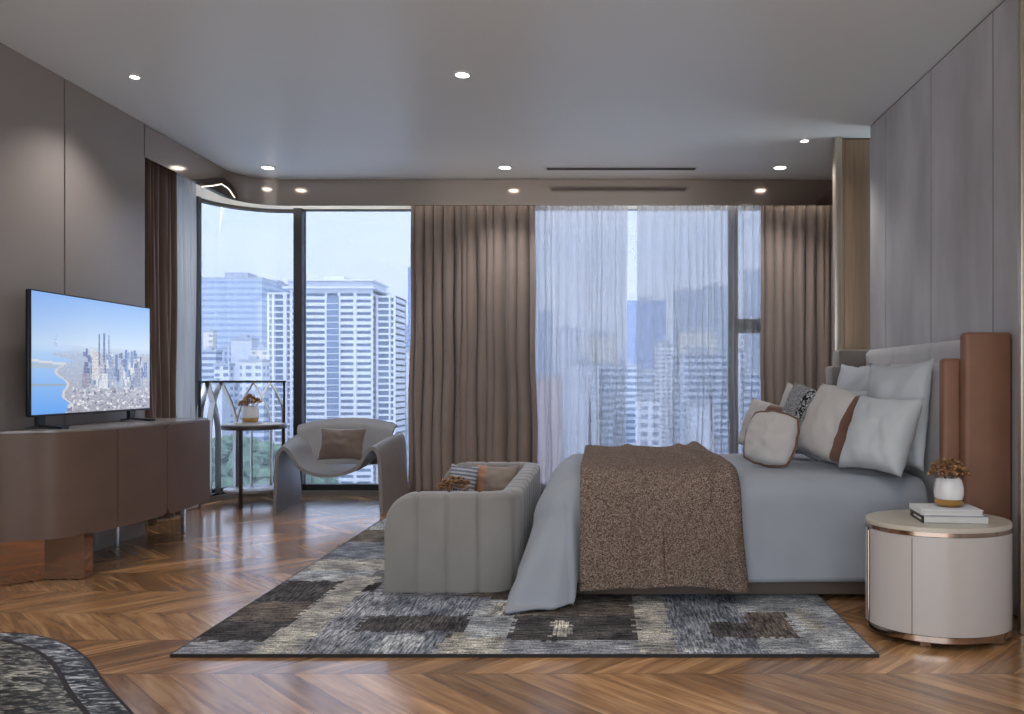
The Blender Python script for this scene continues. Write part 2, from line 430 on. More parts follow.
# right wall: suede panels
b = MB(); b.box(XR+.0025, XR+.3, -1.4, 5.46, 0, H, 1)
ys = [5.46, 5.158, 4.456, 3.754, 3.05, 2.35, 1.6, .2, -1.4]
for a, c in zip(ys[1:], ys[:-1]): b.rbox(XR, XR+.02, a+.005, c-.005, 0.0, H-.006, .001, 1, 0)
struct(b.build('wall_right', [MT['wall_right'], MT['groove']], smooth=0))
# pale upright trim at the near end of the panelling
struct(MB().rbox(1.70, 1.83, 3.27, 3.30, 0, H, .006, 2).build('trim_1', MT['champagne'], smooth=30))
# bronze column with pale corner strip between panelling and curtain
w = bpy.data.objects.new('wall_column', None); COL.objects.link(w); w.location = (1.75, 5.75, 0); struct(w)
off = (1.75, 5.75, 0)
MB().box(1.675, 2.3, 5.735, 5.80, 0, H, 0).build('column_core', MT['dark_wall'], w, smooth=0, off=off)
MB().rbox(1.655, 1.705, 5.70, 5.77, 0, H, .006, 2).build('corner_strip', MT['champagne'], w, smooth=30, off=off)
MB().rbox(1.708, 1.725, 5.712, 5.75, 0, H-.01, .004, 2).build('edge_strip', MT['bronze_brush'], w, smooth=30, off=off)
MB().rbox(1.73, 2.1, 5.722, 5.74, 0, H-.012, .004, 2).build('bronze_panel', MT['bronze_brush'], w, smooth=30, off=off)
# side return behind the right-hand curtain
struct(MB().box(2.08, 2.3, 5.80, 7.5, 0, H).build('wall_return', MT['dark_wall'], smooth=0))
# unseen rear wall of the room, its opening widened for fill daylight
b = MB(); b.box(-3.6, -2.9, -1.5, -1.4, 0, H); b.box(1.7, 2.4, -1.5, -1.4, 0, H); b.box(-2.9, 1.7, -1.5, -1.4, 2.62, H); b.box(-2.9, 1.7, -1.5, -1.4, 0, .08)
struct(b.build('wall_rear', MT['plain'], smooth=0))
struct(MB().box(-3.6, -3.42, -1.4, 5.41, 0, H).build('wall_outer', MT['plain'], smooth=0))

# glazing line: straight along the left side, curved corner, straight along the back
def glass_path(inset=0.0, y0=5.42, x1=2.1, n=20):
    r = RG_ - inset; cx, cy = XG+RG_, DG-RG_
    p = [(cx-r, y0)]
    p += [(cx-r*math.cos(k/n*PI/2), cy+r*math.sin(k/n*PI/2)) for k in range(n+1)]
    p.append((x1, cy+r)); return p
def ribbon(mb, p_in, p_out, z0, z1, m=0):
    n = len(p_in)
    v = [(x, y, z) for (x, y) in p_in for z in (z0, z1)] + [(x, y, z) for (x, y) in p_out for z in (z0, z1)]
    f = []; o = 2*n
    for i in range(n-1):
        a, c = 2*i, 2*i+2
        f += [(a, a+1, c+1, c), (o+a, o+c, o+c+1, o+a+1), (a+1, o+a+1, o+c+1, c+1), (a, c, o+c, o+a)]
    f += [(0, o, o+1, 1), (2*n-2, 2*n-1, o+2*n-1, o+2*n-2)]
    mb.add(v, f, m); return mb
def resamp(p, x0=None, x1=None): return [q for q in p if (x0 is None or q[0] >= x0) and (x1 is None or q[0] <= x1)]
# plinth and white head run the whole glazing
struct(ribbon(MB(), glass_path(.07), glass_path(-.06), 0, .045).build('trim_2', MT['sill'], smooth=30))
struct(ribbon(MB(), glass_path(.02), glass_path(-.06), 2.556, H).build('trim_3', MT['frame_white'], smooth=30))
XM1, XM2 = -2.685, 1.19
def window(name, pane_in, pane_out, frame):
    e = bpy.data.objects.new(name, None); COL.objects.link(e); e.location = (pane_in[0][0], pane_in[0][1], 0); struct(e)
    o = e.location[:]
    ribbon(MB(), pane_in, pane_out, .08, 2.556).build('pane', MT['glass'], e, smooth=30, off=o)
    frame.build('frame', MT['frame'], e, smooth=30, off=o)
gp, gq = glass_path(0), glass_path(-.012)
k = len(gp)
fi, fo = glass_path(.03), glass_path(-.04)
# window_1: side pane and curved corner pane
cut = lambda p: p[:-1] + [(XM1, p[-1][1])]
fr = MB(); ribbon(fr, cut(fi), cut(fo), .045, .10); ribbon(fr, cut(glass_path(.012)), cut(fo), 2.53, 2.556)
fr.box(XG-.04, XG+.05, 6.70, 6.75, .09, 2.55)
fr.box(XM1-.037, XM1+.037, DG-.06, DG+.05, .045, 2.556)
window('window_1', cut(gp), cut(gq), fr)
fr = MB(); fr.box(XM1+.037, -1.5, DG-.03, DG+.04, .045, .10); fr.box(XM1+.037, -1.5, DG-.012, DG+.04, 2.545, 2.556)
window('window_2', [(XM1+.037, DG), (-1.5, DG)], [(XM1+.037, DG+.012), (-1.5, DG+.012)], fr)
fr = MB(); fr.box(-.7, 2.08, DG-.03, DG+.04, .045, .10); fr.box(XM2-.037, XM2+.037, DG-.05, DG+.05, .045, 2.556)
fr.box(XM2+.037, 2.08, DG-.04, DG+.05, 1.45, 1.575); fr.box(-.74, -.7, DG-.04, DG+.04, .045, 2.556)
window('window_3', [(-.7, DG), (2.08, DG)], [(-.7, DG+.012), (2.08, DG+.012)], fr)
struct(MB().box(-1.5, -.72, DG-.02, DG+.12, 0, 2.6).build('wall_back', MT['plain'], smooth=0))

# bronze fascia that hides the curtain pocket, curved at the corner
R2 = .35
def fascia_path(o=0.0, n=16):
    cx, cy = XL+R2, DW-R2; r = R2+o
    return [(cx-r, 5.40)] + [(cx-r*math.cos(t/n*PI/2), cy+r*math.sin(t/n*PI/2)) for t in range(n+1)] + [(2.08, cy+r)]
struct(ribbon(MB(), fascia_path(0), fascia_path(.03), 2.52, H-.004).build('trim_4', MT['bronze'], smooth=30))
def ray_fascia(px, py):
    """where a sight line through the photo meets the inner face of the fascia"""
    k = (px-HX)/F; cx, cy = XL+R2, DW-R2
    d = XL/k
    if d > cy:
        A = k*k+1; B = -2*(k*cx+cy); Cc = cx*cx+cy*cy-R2*R2
        d = (-B+math.sqrt(max(0, B*B-4*A*Cc)))/(2*A)
    d -= .006
    return Vector((k*d, d, CAMZ-(py-HY)*d/F))
cl = thing('cove_light', 'dark arched recess with a thin warm light strip on the curved bronze fascia', 'light', tuple(ray_fascia(215, 185)))  # dark arch and glowing line model a reflection in the polished fascia
def line(pts, n=30):
    out = []
    for i in range(n+1):
        x = pts[0][0]+(pts[-1][0]-pts[0][0])*i/n
        for (x0, y0), (x1, y1) in zip(pts[:-1], pts[1:]):
            if x0 <= x <= x1 + 1e-6: out.append((x, y0+(y1-y0)*(x-x0)/(x1-x0))); break
    return out
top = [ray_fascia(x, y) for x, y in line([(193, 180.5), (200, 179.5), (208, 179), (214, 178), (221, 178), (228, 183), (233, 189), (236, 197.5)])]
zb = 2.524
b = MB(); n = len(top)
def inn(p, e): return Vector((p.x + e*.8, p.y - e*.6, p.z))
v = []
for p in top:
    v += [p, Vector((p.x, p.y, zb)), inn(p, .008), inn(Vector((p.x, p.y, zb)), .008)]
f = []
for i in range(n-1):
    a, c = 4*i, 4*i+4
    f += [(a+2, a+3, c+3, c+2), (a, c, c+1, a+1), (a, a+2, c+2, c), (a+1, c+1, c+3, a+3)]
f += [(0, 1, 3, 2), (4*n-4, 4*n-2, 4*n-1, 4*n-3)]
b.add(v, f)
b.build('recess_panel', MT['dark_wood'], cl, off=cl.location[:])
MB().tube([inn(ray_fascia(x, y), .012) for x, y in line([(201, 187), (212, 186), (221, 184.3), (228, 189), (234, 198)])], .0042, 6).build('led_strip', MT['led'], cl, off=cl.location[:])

# warm light strip running in the curtain pocket behind the fascia
st = thing('cove_light', 'warm light strip in the curtain pocket above the window', 'light', (-1.0, 6.97, 2.6))
MB().tube([(x, y, 2.64) for x, y in fascia_path(.055)[1:]], .009, 6).build('led_strip', MT['led_cove'], st, off=st.location[:])
# ceiling lamps
def downlight(x, y, label, r=.05, grp='round downlights in the ceiling', power=26):
    t = thing('downlight', label, 'ceiling light', (x, y, H), group=grp)
    MB().lathe([(r*1.25, 0), (r*1.25, -.006), (r*1.0, -.009), (r*.95, -.002)], n=28, cap=False).build('trim_ring', MT['trimring'], t)
    MB().lathe([(r*.86, -.003), (r*.7, -.010), (r*.4, -.014), (.002, -.015)], n=28).build('lens', MT['lamp'], t)
    ld = bpy.data.lights.new('downlight_lamp', 'SPOT'); ld.energy = power; ld.spot_size = math.radians(120); ld.spot_blend = .8
    ld.shadow_soft_size = .04; ld.color = (1, .97, .94)
    lo = bpy.data.objects.new('downlight_lamp', ld); COL.objects.link(lo); lo.location = (x, y, H-.05)
downlight(-2.62, 4.56, 'small downlight over the television wall, left end of the nearer ceiling row', .026)
downlight(-.77, 4.53, 'larger downlight alone in the middle of the ceiling above the sofa', .04)
downlight(-2.67, 6.51, 'downlight in front of the curved fascia corner, above the side table')
downlight(-.764, 6.51, 'downlight in front of the middle brown curtain')
downlight(1.447, 6.51, 'downlight in front of the right brown curtain')
downlight(1.46, 5.78, 'faint small downlight beside the bronze column', .03)
for x in (-2.2, -.77, .8): downlight(x, 2.2, 'round downlight of the forward ceiling row over the near floor')  # lamps out of view, added to brighten the room
v_ = thing('ceiling_vent', 'long thin slot air vent in the ceiling before the sheer curtains', 'vent', (.17, 6.54, H))
vf_ = MB().rbox(-.62, .62, -.045, .045, -.006, 0, .002, 1).build('vent_frame', MT['trimring'], v_)
b = MB(); b.box(-.6, .6, -.03, .03, -.008, -.005)
for i in range(3): b.box(-.6, .6, -.02+i*.02-.003, -.02+i*.02+.003, -.012, -.006)
b.build('vent_slot', MT['vent'], vf_, smooth=0)

# ================================================================== CURTAINS
def curtain(name, label, grp, p0, p1, z0, z1, folds, amp, mat, seed, flare=.0, thick=.004, part_tape=True, cat='curtain', sag=None):
    rnd = random.Random(seed)
    p0 = Vector(p0); p1 = Vector(p1); d = (p1-p0); W = d.length; d.normalize(); nrm = Vector((d.y, -d.x))
    ph = [0.0]
    for i in range(folds): ph.append(ph[-1]+rnd.uniform(.45, 1.6))
    tot = ph[-1]; amps = [rnd.uniform(.65, 1.2) for _ in range(folds+1)]; drift = [rnd.uniform(-.5, .5) for _ in range(folds+1)]
    t = thing(name, label, cat, (p0.x, p0.y, 0), group=grp)
    def fn(u, w):
        s = u*tot; i = 0
        while i < folds-1 and ph[i+1] < s: i += 1
        q = (s-ph[i])/(ph[i+1]-ph[i])
        z = z0+(z1-z0)*w
        k = 1-w
        a = amp*(amps[i]*(1-q)+amps[min(i+1, folds)]*q)*(.75+.35*k)
        c = math.cos(2*PI*q)
        o = a*(abs(c)**.75*(1 if c > 0 else -1))
        sh = .012*math.sin(2*PI*(s*.37+drift[i]))*k + .010*math.sin(5*z+drift[i]*6)*k
        uu = u
        along = W*uu + (uu-.5)*flare*k*k + .35*a*math.sin(2*PI*q) + sh
        o += .02*k*math.sin(3.1*z+drift[i]*7)
        x = p0.x + d.x*along + nrm.x*o; y = p0.y + d.y*along + nrm.y*o
        return (x-p0.x, y-p0.y, z)
    MB().grid(fn, folds*12, 26).build('curtain_cloth', mat, t, smooth=180, weld=False, solid=thick or None)
    pts0 = (p0-p0); pts1 = d*W
    MB().tube([(0, 0, z1+.008), (pts1.x, pts1.y, z1+.008)], .009, 8).build('curtain_rail', MT['black'], t)
    return t
ZT = 2.70
curtain('curtain', 'brown full length curtain between the armchair window and the sheer curtains', 'brown curtains', (-1.63, 7.03), (-.56, 7.03), .012, ZT, 13, .060, MT['curtain'], 3, .05)
curtain('curtain', 'brown curtain at right beside the bronze column', 'brown curtains', (1.39, 7.03), (2.03, 7.03), .012, ZT, 8, .045, MT['curtain'], 5)
curtain('curtain', 'dark brown curtain hanging next to the television', 'brown curtains', (-3.22, 5.45), (-3.22, 6.10), .012, ZT, 9, .04, MT['curtain_dark'], 9)
curtain('sheer_curtain', 'narrow white sheer curtain gathered next to the dark brown curtain on the left', 'white sheer curtains', (-3.26, 6.15), (-3.26, 6.50), .012, ZT, 6, .035, MT['sheer_dense'], 11, thick=0)
curtain('sheer_curtain', 'sheer curtain left of the bright gap in the big window', 'white sheer curtains', (-.72, 7.15), (.246, 7.15), .05, ZT, 15, .032, MT['sheer'], 21, thick=0)
curtain('sheer_curtain', 'sheer curtain right of the bright gap in the big window', 'white sheer curtains', (.325, 7.15), (1.55, 7.15), .05, ZT, 18, .032, MT['sheer'], 23, thick=0)

# ================================================================== RUG
def build_rug():
    x0, x1, y0, y1 = -1.59, 1.03, 3.01, 5.95
    nu, nv = 131, 147
    base = RGB(132,132,136)
    P = []      # (x0,x1,y0,y1,color,streak)   streak 0: along x, 1: along y
    rnd = random.Random(4)
    cols = [RGB(150,150,152), RGB(116,118,126), RGB(96,88,84), RGB(170,164,150), RGB(66,62,62), RGB(140,144,152)]
    for i in range(46):
        a = rnd.uniform(x0, x1-.2); c = rnd.uniform(y0, y1-.2)
        P.append((a, a+rnd.uniform(.2, .6), c, c+rnd.uniform(.15, .5), rnd.choice(cols), rnd.choice((0., 1.))))
    grey, dark, brown, cream, blue, lg = RGB(150,152,158), RGB(84,81,82), RGB(108,99,93), RGB(178,174,166), RGB(130,134,144), RGB(170,173,176)
    P += [(x0, -1.3, 3.01, 3.16, grey, 0.), (x0, -1.25, 3.16, 3.42, dark, 0.), (x0, -1.22, 3.42, 3.72, brown, 0.), (x0, -1.22, 3.72, 4.1, dark, 1.),
          (x0, -1.2, 4.1, 4.35, lg, 0.), (x0, -1.1, 4.35, 4.6, cream, 0.), (x0, -1.1, 4.6, 5.1, blue, 0.), (x0, -1.1, 5.1, 5.5, brown, 0.), (x0, -1.1, 5.5, 5.95, lg, 1.),
          (-1.30, -1.14, 3.01, 4.2, cream, 0.),
          (-1.14, -.95, 3.01, 3.9, grey, 1.), (-1.0, -.55, 3.28, 3.5, dark, 1.), (-.95, -.5, 3.5, 3.8, blue, 1.), (-.95, -.62, 3.01, 3.28, blue, 1.),
          (-.86, -.70, 3.03, 3.24, lg, 1.), (-.55, -.36, 3.2, 3.75, lg, 0.), (-.62, -.36, 3.01, 3.2, cream, 0.), (-.48, -.38, 3.5, 3.7, cream, 1.),
          (-.36, .15, 3.17, 3.5, dark, 0.), (-.36, .15, 3.5, 3.9, brown, 0.), (-.37, .15, 3.01, 3.17, grey, 0.), (-.2, -.12, 3.22, 3.42, cream, 1.),
          (.15, .29, 3.01, 3.85, cream, 0.), (.29, .62, 3.01, 3.85, blue, 1.), (.45, .66, 3.2, 3.4, dark, 1.), (.62, .8, 3.2, 3.55, brown, 1.), (.62, 1.03, 3.01, 3.2, lg, 0.),
          (.8, 1.03, 3.2, 3.85, lg, 0.), (.62, .8, 3.55, 3.85, lg, 0.), (.84, .92, 3.3, 3.6, cream, 0.), (.3, .44, 3.03, 3.16, lg, 1.)]
    me_b = MB(); me_b.grid(lambda u, v: (x0+(x1-x0)*u, y0+(y1-y0)*v, .012), nu, nv)
    o = me_b.build('rug', MT['rug'], smooth=0, weld=False, off=((x0+x1)/2, (y0+y1)/2, 0), loc=((x0+x1)/2, (y0+y1)/2, 0))
    at_ = o.data.color_attributes.new('patch', 'FLOAT_COLOR', 'CORNER')
    li = 0
    for p in o.data.polygons:
        c = p.center; x = c.x+(x0+x1)/2 + .012*(rnd.random()-.5)*2; y = c.y+(y0+y1)/2 + .012*(rnd.random()-.5)*2
        col, s = base, 0.
        for q in P:
            if q[0] <= x < q[1] and q[2] <= y < q[3]: col, s = q[4], q[5]
        j = rnd.uniform(.85, 1.15)
        for k in range(p.loop_total):
            at_.data[p.loop_start+k].color = (col[0]*j, col[1]*j, col[2]*j, s)
    tag(o, 'patchwork wool rug in greys, browns and cream on the wood floor under bed and sofa', 'rug')
    e = MB(); hx, hy = (x1-x0)/2, (y1-y0)/2
    e.box(-hx, hx, -hy-.006, -hy, 0, .013); e.box(-hx, hx, hy, hy+.006, 0, .013); e.box(-hx-.006, -hx, -hy-.006, hy+.006, 0, .013); e.box(hx, hx+.006, -hy-.006, hy+.006, 0, .013)
    e.build('binding', MT['rug_edge'], o, smooth=0)
build_rug()

# ================================================================== TV CONSOLE
ZC0, ZC1 = .225, .774
def catmull(pts, n=10):
    pts = [Vector(p) for p in pts]; out = []
    for i in range(len(pts)-1):
        p0 = pts[max(i-1, 0)]; p1 = pts[i]; p2 = pts[i+1]; p3 = pts[min(i+2, len(pts)-1)]
        for k in range(n):
            t = k/n
            out.append(.5*((2*p1)+(p2-p0)*t+(2*p0-5*p1+4*p2-p3)*t*t+(3*p1-p0-3*p2+p3)*t*t*t))
    out.append(pts[-1]); return out
front = catmull([(-3.02, 3.86), (-2.99, 4.0), (-2.88, 4.07), (-2.75, 4.13), (-2.655, 4.37), (-2.60, 4.80), (-2.605, 5.15), (-2.66, 5.5)], 10)
front = [Vector((p[0], p[1])) for p in front]
SL = [0.0]
for a, c in zip(front[:-1], front[1:]): SL.append(SL[-1]+(c-a).length)
def front_at(s):
    s = min(max(s, 0), SL[-1])
    for i in range(len(SL)-1):
        if s <= SL[i+1]:
            t = (s-SL[i])/max(1e-9, SL[i+1]-SL[i]); p = front[i].lerp(front[i+1], t); d = (front[i+1]-front[i]).normalized(); return p, Vector((d.y, -d.x))
    return front[-1], Vector((1, 0))
def s_at_px(px):
    best = min(range(2000), key=lambda i: abs((lambda p: HX+p.x*F/p.y)(front_at(SL[-1]*i/2000)[0])-px) if front_at(SL[-1]*i/2000)[0].y > 4.12 else 9999)
    return SL[-1]*best/2000
con = thing('media_console', 'long bow fronted brown leather media console under the television', 'console', (-2.85, 4.7, 0))
co = con.location[:]
body = [tuple(p - n_*.012) for p, n_ in (front_at(SL[-1]*i/70) for i in range(71))] + [(-3.02, 5.49)]
MB().prism(body, ZC0+.006, ZC1-.012).build('body', MT['leather_brown'], con, off=co)
topo = [tuple(p + n_*.0) for p, n_ in (front_at(SL[-1]*i/70) for i in range(71))] + [(-3.02, 5.50)]
MB().prism(topo, ZC1-.012, ZC1).build('top', MT['console_top'], con, off=co)
sA, sB = s_at_px(116), s_at_px(165.5)
def door(s0, s1, cl_, cr_, nm='door'):
    rr = .055; z0, z1 = ZC0, ZC1-.014
    rows = [0, .02, .06, .12, .2, .5, .8, .88, .94, .98, 1.0]
    zs = []
    nz = 24
    def ins(z, on):
        if not on: return 0.0
        dz = min(z-z0, z1-z)
        return rr-math.sqrt(max(0, rr*rr-(rr-dz)**2)) if dz < rr else 0.0
    zz = [z0+rr*(1-math.cos(i/6*PI/2)) for i in range(7)] + [z0+(z1-z0)*.5] + [z1-rr*(1-math.cos(i/6*PI/2)) for i in range(6, -1, -1)]
    b = MB(); nu = 26
    for sign, dep in ((1, .012), (-1, -.004)):
        base = len(b.v)
        for z in zz:
            a = s0+.003+ins(z, cl_); c = s1-.003-ins(z, cr_)
            for i in range(nu+1):
                p, n_ = front_at(a+(c-a)*i/nu); q = p+n_*dep
                b.v.append((q.x, q.y, z))
        for j in range(len(zz)-1):
            for i in range(nu):
                q = (base+j*(nu+1)+i, base+j*(nu+1)+i+1, base+(j+1)*(nu+1)+i+1, base+(j+1)*(nu+1)+i)
                b.f.append(q if sign > 0 else q[::-1]); b.m.append(0)
    # rim
    n0 = (nu+1)*len(zz); rim = [i for i in range(nu+1)] + [j*(nu+1)+nu for j in range(1, len(zz))] + [(len(zz)-1)*(nu+1)+i for i in range(nu-1, -1, -1)] + [j*(nu+1) for j in range(len(zz)-2, 0, -1)]
    for i in range(len(rim)):
        a, c = rim[i], rim[(i+1) % len(rim)]
        b.f.append((a, c, n0+c, n0+a)); b.m.append(0)
    return b.build(nm, MT['leather_brown'], con, off=co)
door(.03, sA, False, False); door(sA, sB, False, True); door(sB, SL[-1], True, False)
# bronze mirror plinth under the near end, a second one further back
def plinth_pts(y0, y1, xf): return [(-3.0, y0), (xf, y0), (xf, y1), (-3.0, y1)]
MB().prism([(-3.0, 4.02), (-2.93, 4.1), (-2.86, 4.17), (-2.665, 4.185), (-2.655, 4.24), (-3.0, 4.30)], .004, ZC0+.006).build('plinth', MT['mirror_bronze'], con, off=co, smooth=20)
for x, y in ((-2.985, 5.0), (-2.80, 5.44)):
    MB().rbox(x-.012, x+.012, y-.012, y+.012, 0, ZC0+.008, .003, 1).build('leg', MT['chrome'], con, off=co)

# ================================================================== TELEVISION
TX, TY0, TY1, TZ0, TZ1 = -2.935, 4.165, 5.28, .838, 1.50
tv = thing('television', 'flat screen television showing a coastal city skyline, standing on the brown console', 'television', (TX, 4.7, ZC1))
to = tv.location[:]
MB().rbox(TX-.022, TX, TY0, TY1, TZ0, TZ1, .006, 2).build('housing', MT['black'], tv, off=to)
bz = MB(); e = .011
bz.rbox(TX, TX+.006, TY0, TY1, TZ0, TZ0+e, .002, 1); bz.rbox(TX, TX+.006, TY0, TY1, TZ1-e*.6, TZ1, .002, 1)
bz.rbox(TX, TX+.006, TY0, TY0+e*.9, TZ0, TZ1, .002, 1); bz.rbox(TX, TX+.006, TY1-e*.6, TY1, TZ0, TZ1, .002, 1)
bz.build('bezel', MT['black'], tv, off=to)
def tv_pixel(u, v, R):
    """u left-right, v bottom-top of the picture shown"""
    def mx(a, c, t): t = max(0, min(1, t)); return tuple(a[i]+(c[i]-a[i])*t for i in range(3))
    sky = mx((208,224,242), (146,184,238), (v-.55)/.45); sky = mx(sky, (112,156,226), (.45-u)*.8*(v))
    hor = .60
    if v > hor-.02: col = sky
    else:
        coast = .30 - .10*math.sin((v-.1)*7) + .04*math.sin(v*31) - max(0, .16-v)*.8
        if v > .42: coast = .1+.3*(v-.42)/.2*0+.08*math.sin(v*60)+.12
        if u < coast:
            col = mx((104,162,234), (176,204,238), v/.55)
            if .38 < v < .42 and u < .3: col = (168,186,206)
            if abs(v-.24) < .008 and u < .3: col = (150,170,190)
            if abs(v-.44+u*.1) < .01: col = (206,214,222)
        else:
            k = R.random()
            far = v/.6
            col = mx((180,176,184), (184,204,234), far)
            col = mx(col, (120,130,150), .55*k*(1-far*.6))
            if u-coast < .02 and v < .42: col = (206,206,210)
        if v > .5: col = mx(col, sky, (v-.5)/.1)
    return col
def build_screen():
    nu, nv = 176, 100
    R = random.Random(12)
    img = [[tv_pixel((i+.5)/nu, (j+.5)/nv, R) for i in range(nu)] for j in range(nv)]
    def put(u0, u1, v0, v1, c, noise_=14):
        for j in range(max(0, int(v0*nv)), min(nv, int(v1*nv))):
            for i in range(max(0, int(u0*nu)), min(nu, int(u1*nu)+1)):
                q = R.uniform(-noise_, noise_) + (10 if (j % 3 == 0) else 0)
                img[j][i] = tuple(max(0, min(255, x+q)) for x in c)
    for k in range(150):
        v0 = R.uniform(.2, .5); u0 = R.uniform(.38, .98); h = R.uniform(.03, .14)*(1.1-v0); w = R.uniform(.008, .024)
        put(u0, u0+w, v0, v0+h, R.choice([(126,142,176), (150,166,196), (176,186,204), (206,212,220), (116,130,164), (180,184,196)]))
    for k in range(260):
        v0 = R.uniform(.0, .2); u0 = R.uniform(.24+v0*.3, .99); put(u0, u0+R.uniform(.005, .02), v0, v0+R.uniform(.008, .025), R.choice([(214,214,220), (184,182,190), (150,150,164), (120,124,146), (200,204,214)]))
    for u0, w, v0, v1, c in ((.46, .05, .28, .54, (200,200,206)), (.52, .04, .30, .52, (176,180,196)), (.512, .008, .42, .70, (112,130,170)), (.556, .008, .44, .71, (116,132,174)), (.602, .005, .42, .70, (140,158,196)),
                             (.54, .05, .2, .34, (206,212,222)), (.61, .03, .3, .5, (150,166,198)), (.66, .02, .32, .52, (120,138,178)), (.75, .02, .36, .58, (120,144,190)), (.81, .018, .4, .57, (126,150,196)), (.70, .03, .28, .42, (170,180,200)), (.85, .05, .22, .4, (146,154,180)), (.94, .03, .3, .46, (130,146,182)), (.38, .05, .22, .34, (150,150,170)), (.16, .02, .56, .66, (176,198,228))):
        put(u0, u0+w, v0, v1, c, 22)
    y0, y1, z0, z1 = TY0+.010, TY1-.007, TZ0+.011, TZ1-.007
    o = MB().grid(lambda u, v: (TX+.003, y0+(y1-y0)*u, z0+(z1-z0)*v), nu, nv).build('screen', None or MT['screen'], tv, smooth=0, weld=False, off=to)
    at_ = o.data.color_attributes.new('picture', 'FLOAT_COLOR', 'CORNER')
    for p in o.data.polygons:
        c = p.center
        i = min(nu-1, int((c.y+to[1]-y0)/(y1-y0)*nu)); j = min(nv-1, int((c.z+to[2]-z0)/(z1-z0)*nv))
        col = RGB(*img[j][i])
        for k in range(p.loop_total): at_.data[p.loop_start+k].color = col
m, nt, b = nt_new('television picture'); a_ = N(nt, 'ShaderNodeAttribute', attribute_name='picture')
b.inputs['Base Color'].default_value = (.01,.01,.01,1); b.inputs['Roughness'].default_value = .2
L(nt, a_.outputs['Color'], b.inputs['Emission Color']); b.inputs['Emission Strength'].default_value = .85
MT['screen'] = m
build_screen()
for y in (4.27, 5.10):
    f = MB(); f.bar([(TX-.07, y-.02, ZC1+.006), (TX-.01, y, ZC1+.014), (TX+.13, y-.02, ZC1+.006)], [(0,0,1)]*3, .05, .012)
    f.rbox(TX-.03, TX-.006, y-.03, y+.03, ZC1+.008, TZ0+.01, .004, 1)
    f.build('foot', MT['black'], tv, off=to)
# ================================================================== PILLOWS
def pillow(name, w, h, t, mats, seed=0, pinch=.10, n=22, mfn=None, puff=.55, parent=None, crease=1.0):
    b = MB(); sd = Vector((seed*7.3, seed*3.1, seed*1.7))
    def P(u, v, side):
        u = u*2-1; v = v*2-1
        x = w/2*u*(1-pinch*(1-v*v)*abs(u)**1.5); y = h/2*v*(1-pinch*(1-u*u)*abs(v)**1.5)
        k = max(0, math.cos(u*PI/2)*math.cos(v*PI/2))**puff
        z = t/2*k
        q = noise.noise(Vector((u*1.7, v*1.7, side*3.0))+sd)
        q2 = noise.noise(Vector((u*5+v*2, v*3-u, side*5.0))+sd)
        z *= 1+.18*q
        e = (1-max(abs(u), abs(v)))
        z += crease*.010*q2*min(1, e*6)
        return (x + .005*noise.noise(Vector((v*3, 1, seed))), y + .005*noise.noise(Vector((u*3, 5, seed))), side*z)
    b.grid(lambda u, v: P(u, v, 1), n, n, mfn=mfn)
    b.grid(lambda u, v: P(u, v, -1), n, n, flip=True, m=(len(mats)-1 if isinstance(mats, list) and mfn else 0))
    # smooth seams along the rim come from the weld
    o = b.build(name, mats, parent, smooth=180)
    bm = bmesh.new(); bm.from_mesh(o.data); bmesh.ops.remove_doubles(bm, verts=bm.verts, dist=.004); bmesh.ops.recalc_face_normals(bm, faces=bm.faces); bm.to_mesh(o.data); bm.free()
    o['edge_w'] = w
    return o
def piping(o, w, h, mat, pinch=.10, seed=0, r=.005, n=24):
    pts = []
    for k in range(4):
        for i in range(n):
            s = -1+2*i/n
            u, v = ((s, -1), (1, s), (-s, 1), (-1, -s))[k]
            x = w/2*u*(1-pinch*(1-v*v)*abs(u)**1.5); y = h/2*v*(1-pinch*(1-u*u)*abs(v)**1.5)
            pts.append((x + .005*noise.noise(Vector((v*3, 1, seed))), y + .005*noise.noise(Vector((u*3, 5, seed))), 0))
    return MB().tube(pts, .008, 6, closed=True).build('piping', mat, o, smooth=180)

# ================================================================== FLOWERS, VASES, BOOKS
def vase(label, loc, sc=1.0, body=True, seed=1):
    global random
    rs = random.Random(seed); random.seed(seed)
    t = thing('flower_vase', label, 'vase', loc)
    z = lambda q: q*sc
    if body:
        MB().lathe([(z(.034), 0), (z(.047), z(.012)), (z(.053), z(.045)), (z(.053), z(.07)), (z(.046), z(.10)), (z(.040), z(.108)), (z(.036), z(.106)), (z(.038), z(.06)), (.001, z(.055))], n=32).build('vase_body', MT['porcelain'], t, smooth=60)
        MB().lathe([(z(.036), -0.0), (z(.0485), z(.012)), (z(.0525), z(.028)), (z(.0535), z(.029)), (z(.0495), z(.010)), (z(.037), -.0005)], n=32, cap=False).build('gold_base', MT['gold'], t, smooth=60)
    b = MB(); s = MB()
    for i in range(54):
        a = rs.uniform(0, 2*PI); q = math.sqrt(rs.random()); r = z(.068)*q; hh = z(.125+.04*(1-q*q)+rs.uniform(-.012, .012))
        x, y = r*math.cos(a), r*math.sin(a)
        for k in range(4):   # four crumpled petals a bloom
            aa = rs.uniform(0, 2*PI); rr = z(.008)
            b.blob((x+rr*math.cos(aa), y+rr*math.sin(aa), hh+z(rs.uniform(-.006, .008))), z(rs.uniform(.006, .010)), 1, .45, 0, (1, 1, rs.uniform(.45, .9)))
        if i % 3 == 0: s.tube([(x*.35, y*.35, z(.07)), (x*.7, y*.7, z(.11)), (x, y, hh)], z(.0012), 4)
    fl_ = b.build('dried_flowers', MT['flower'], t, smooth=0)
    s.build('stems', MT['stem'], fl_)
    return t
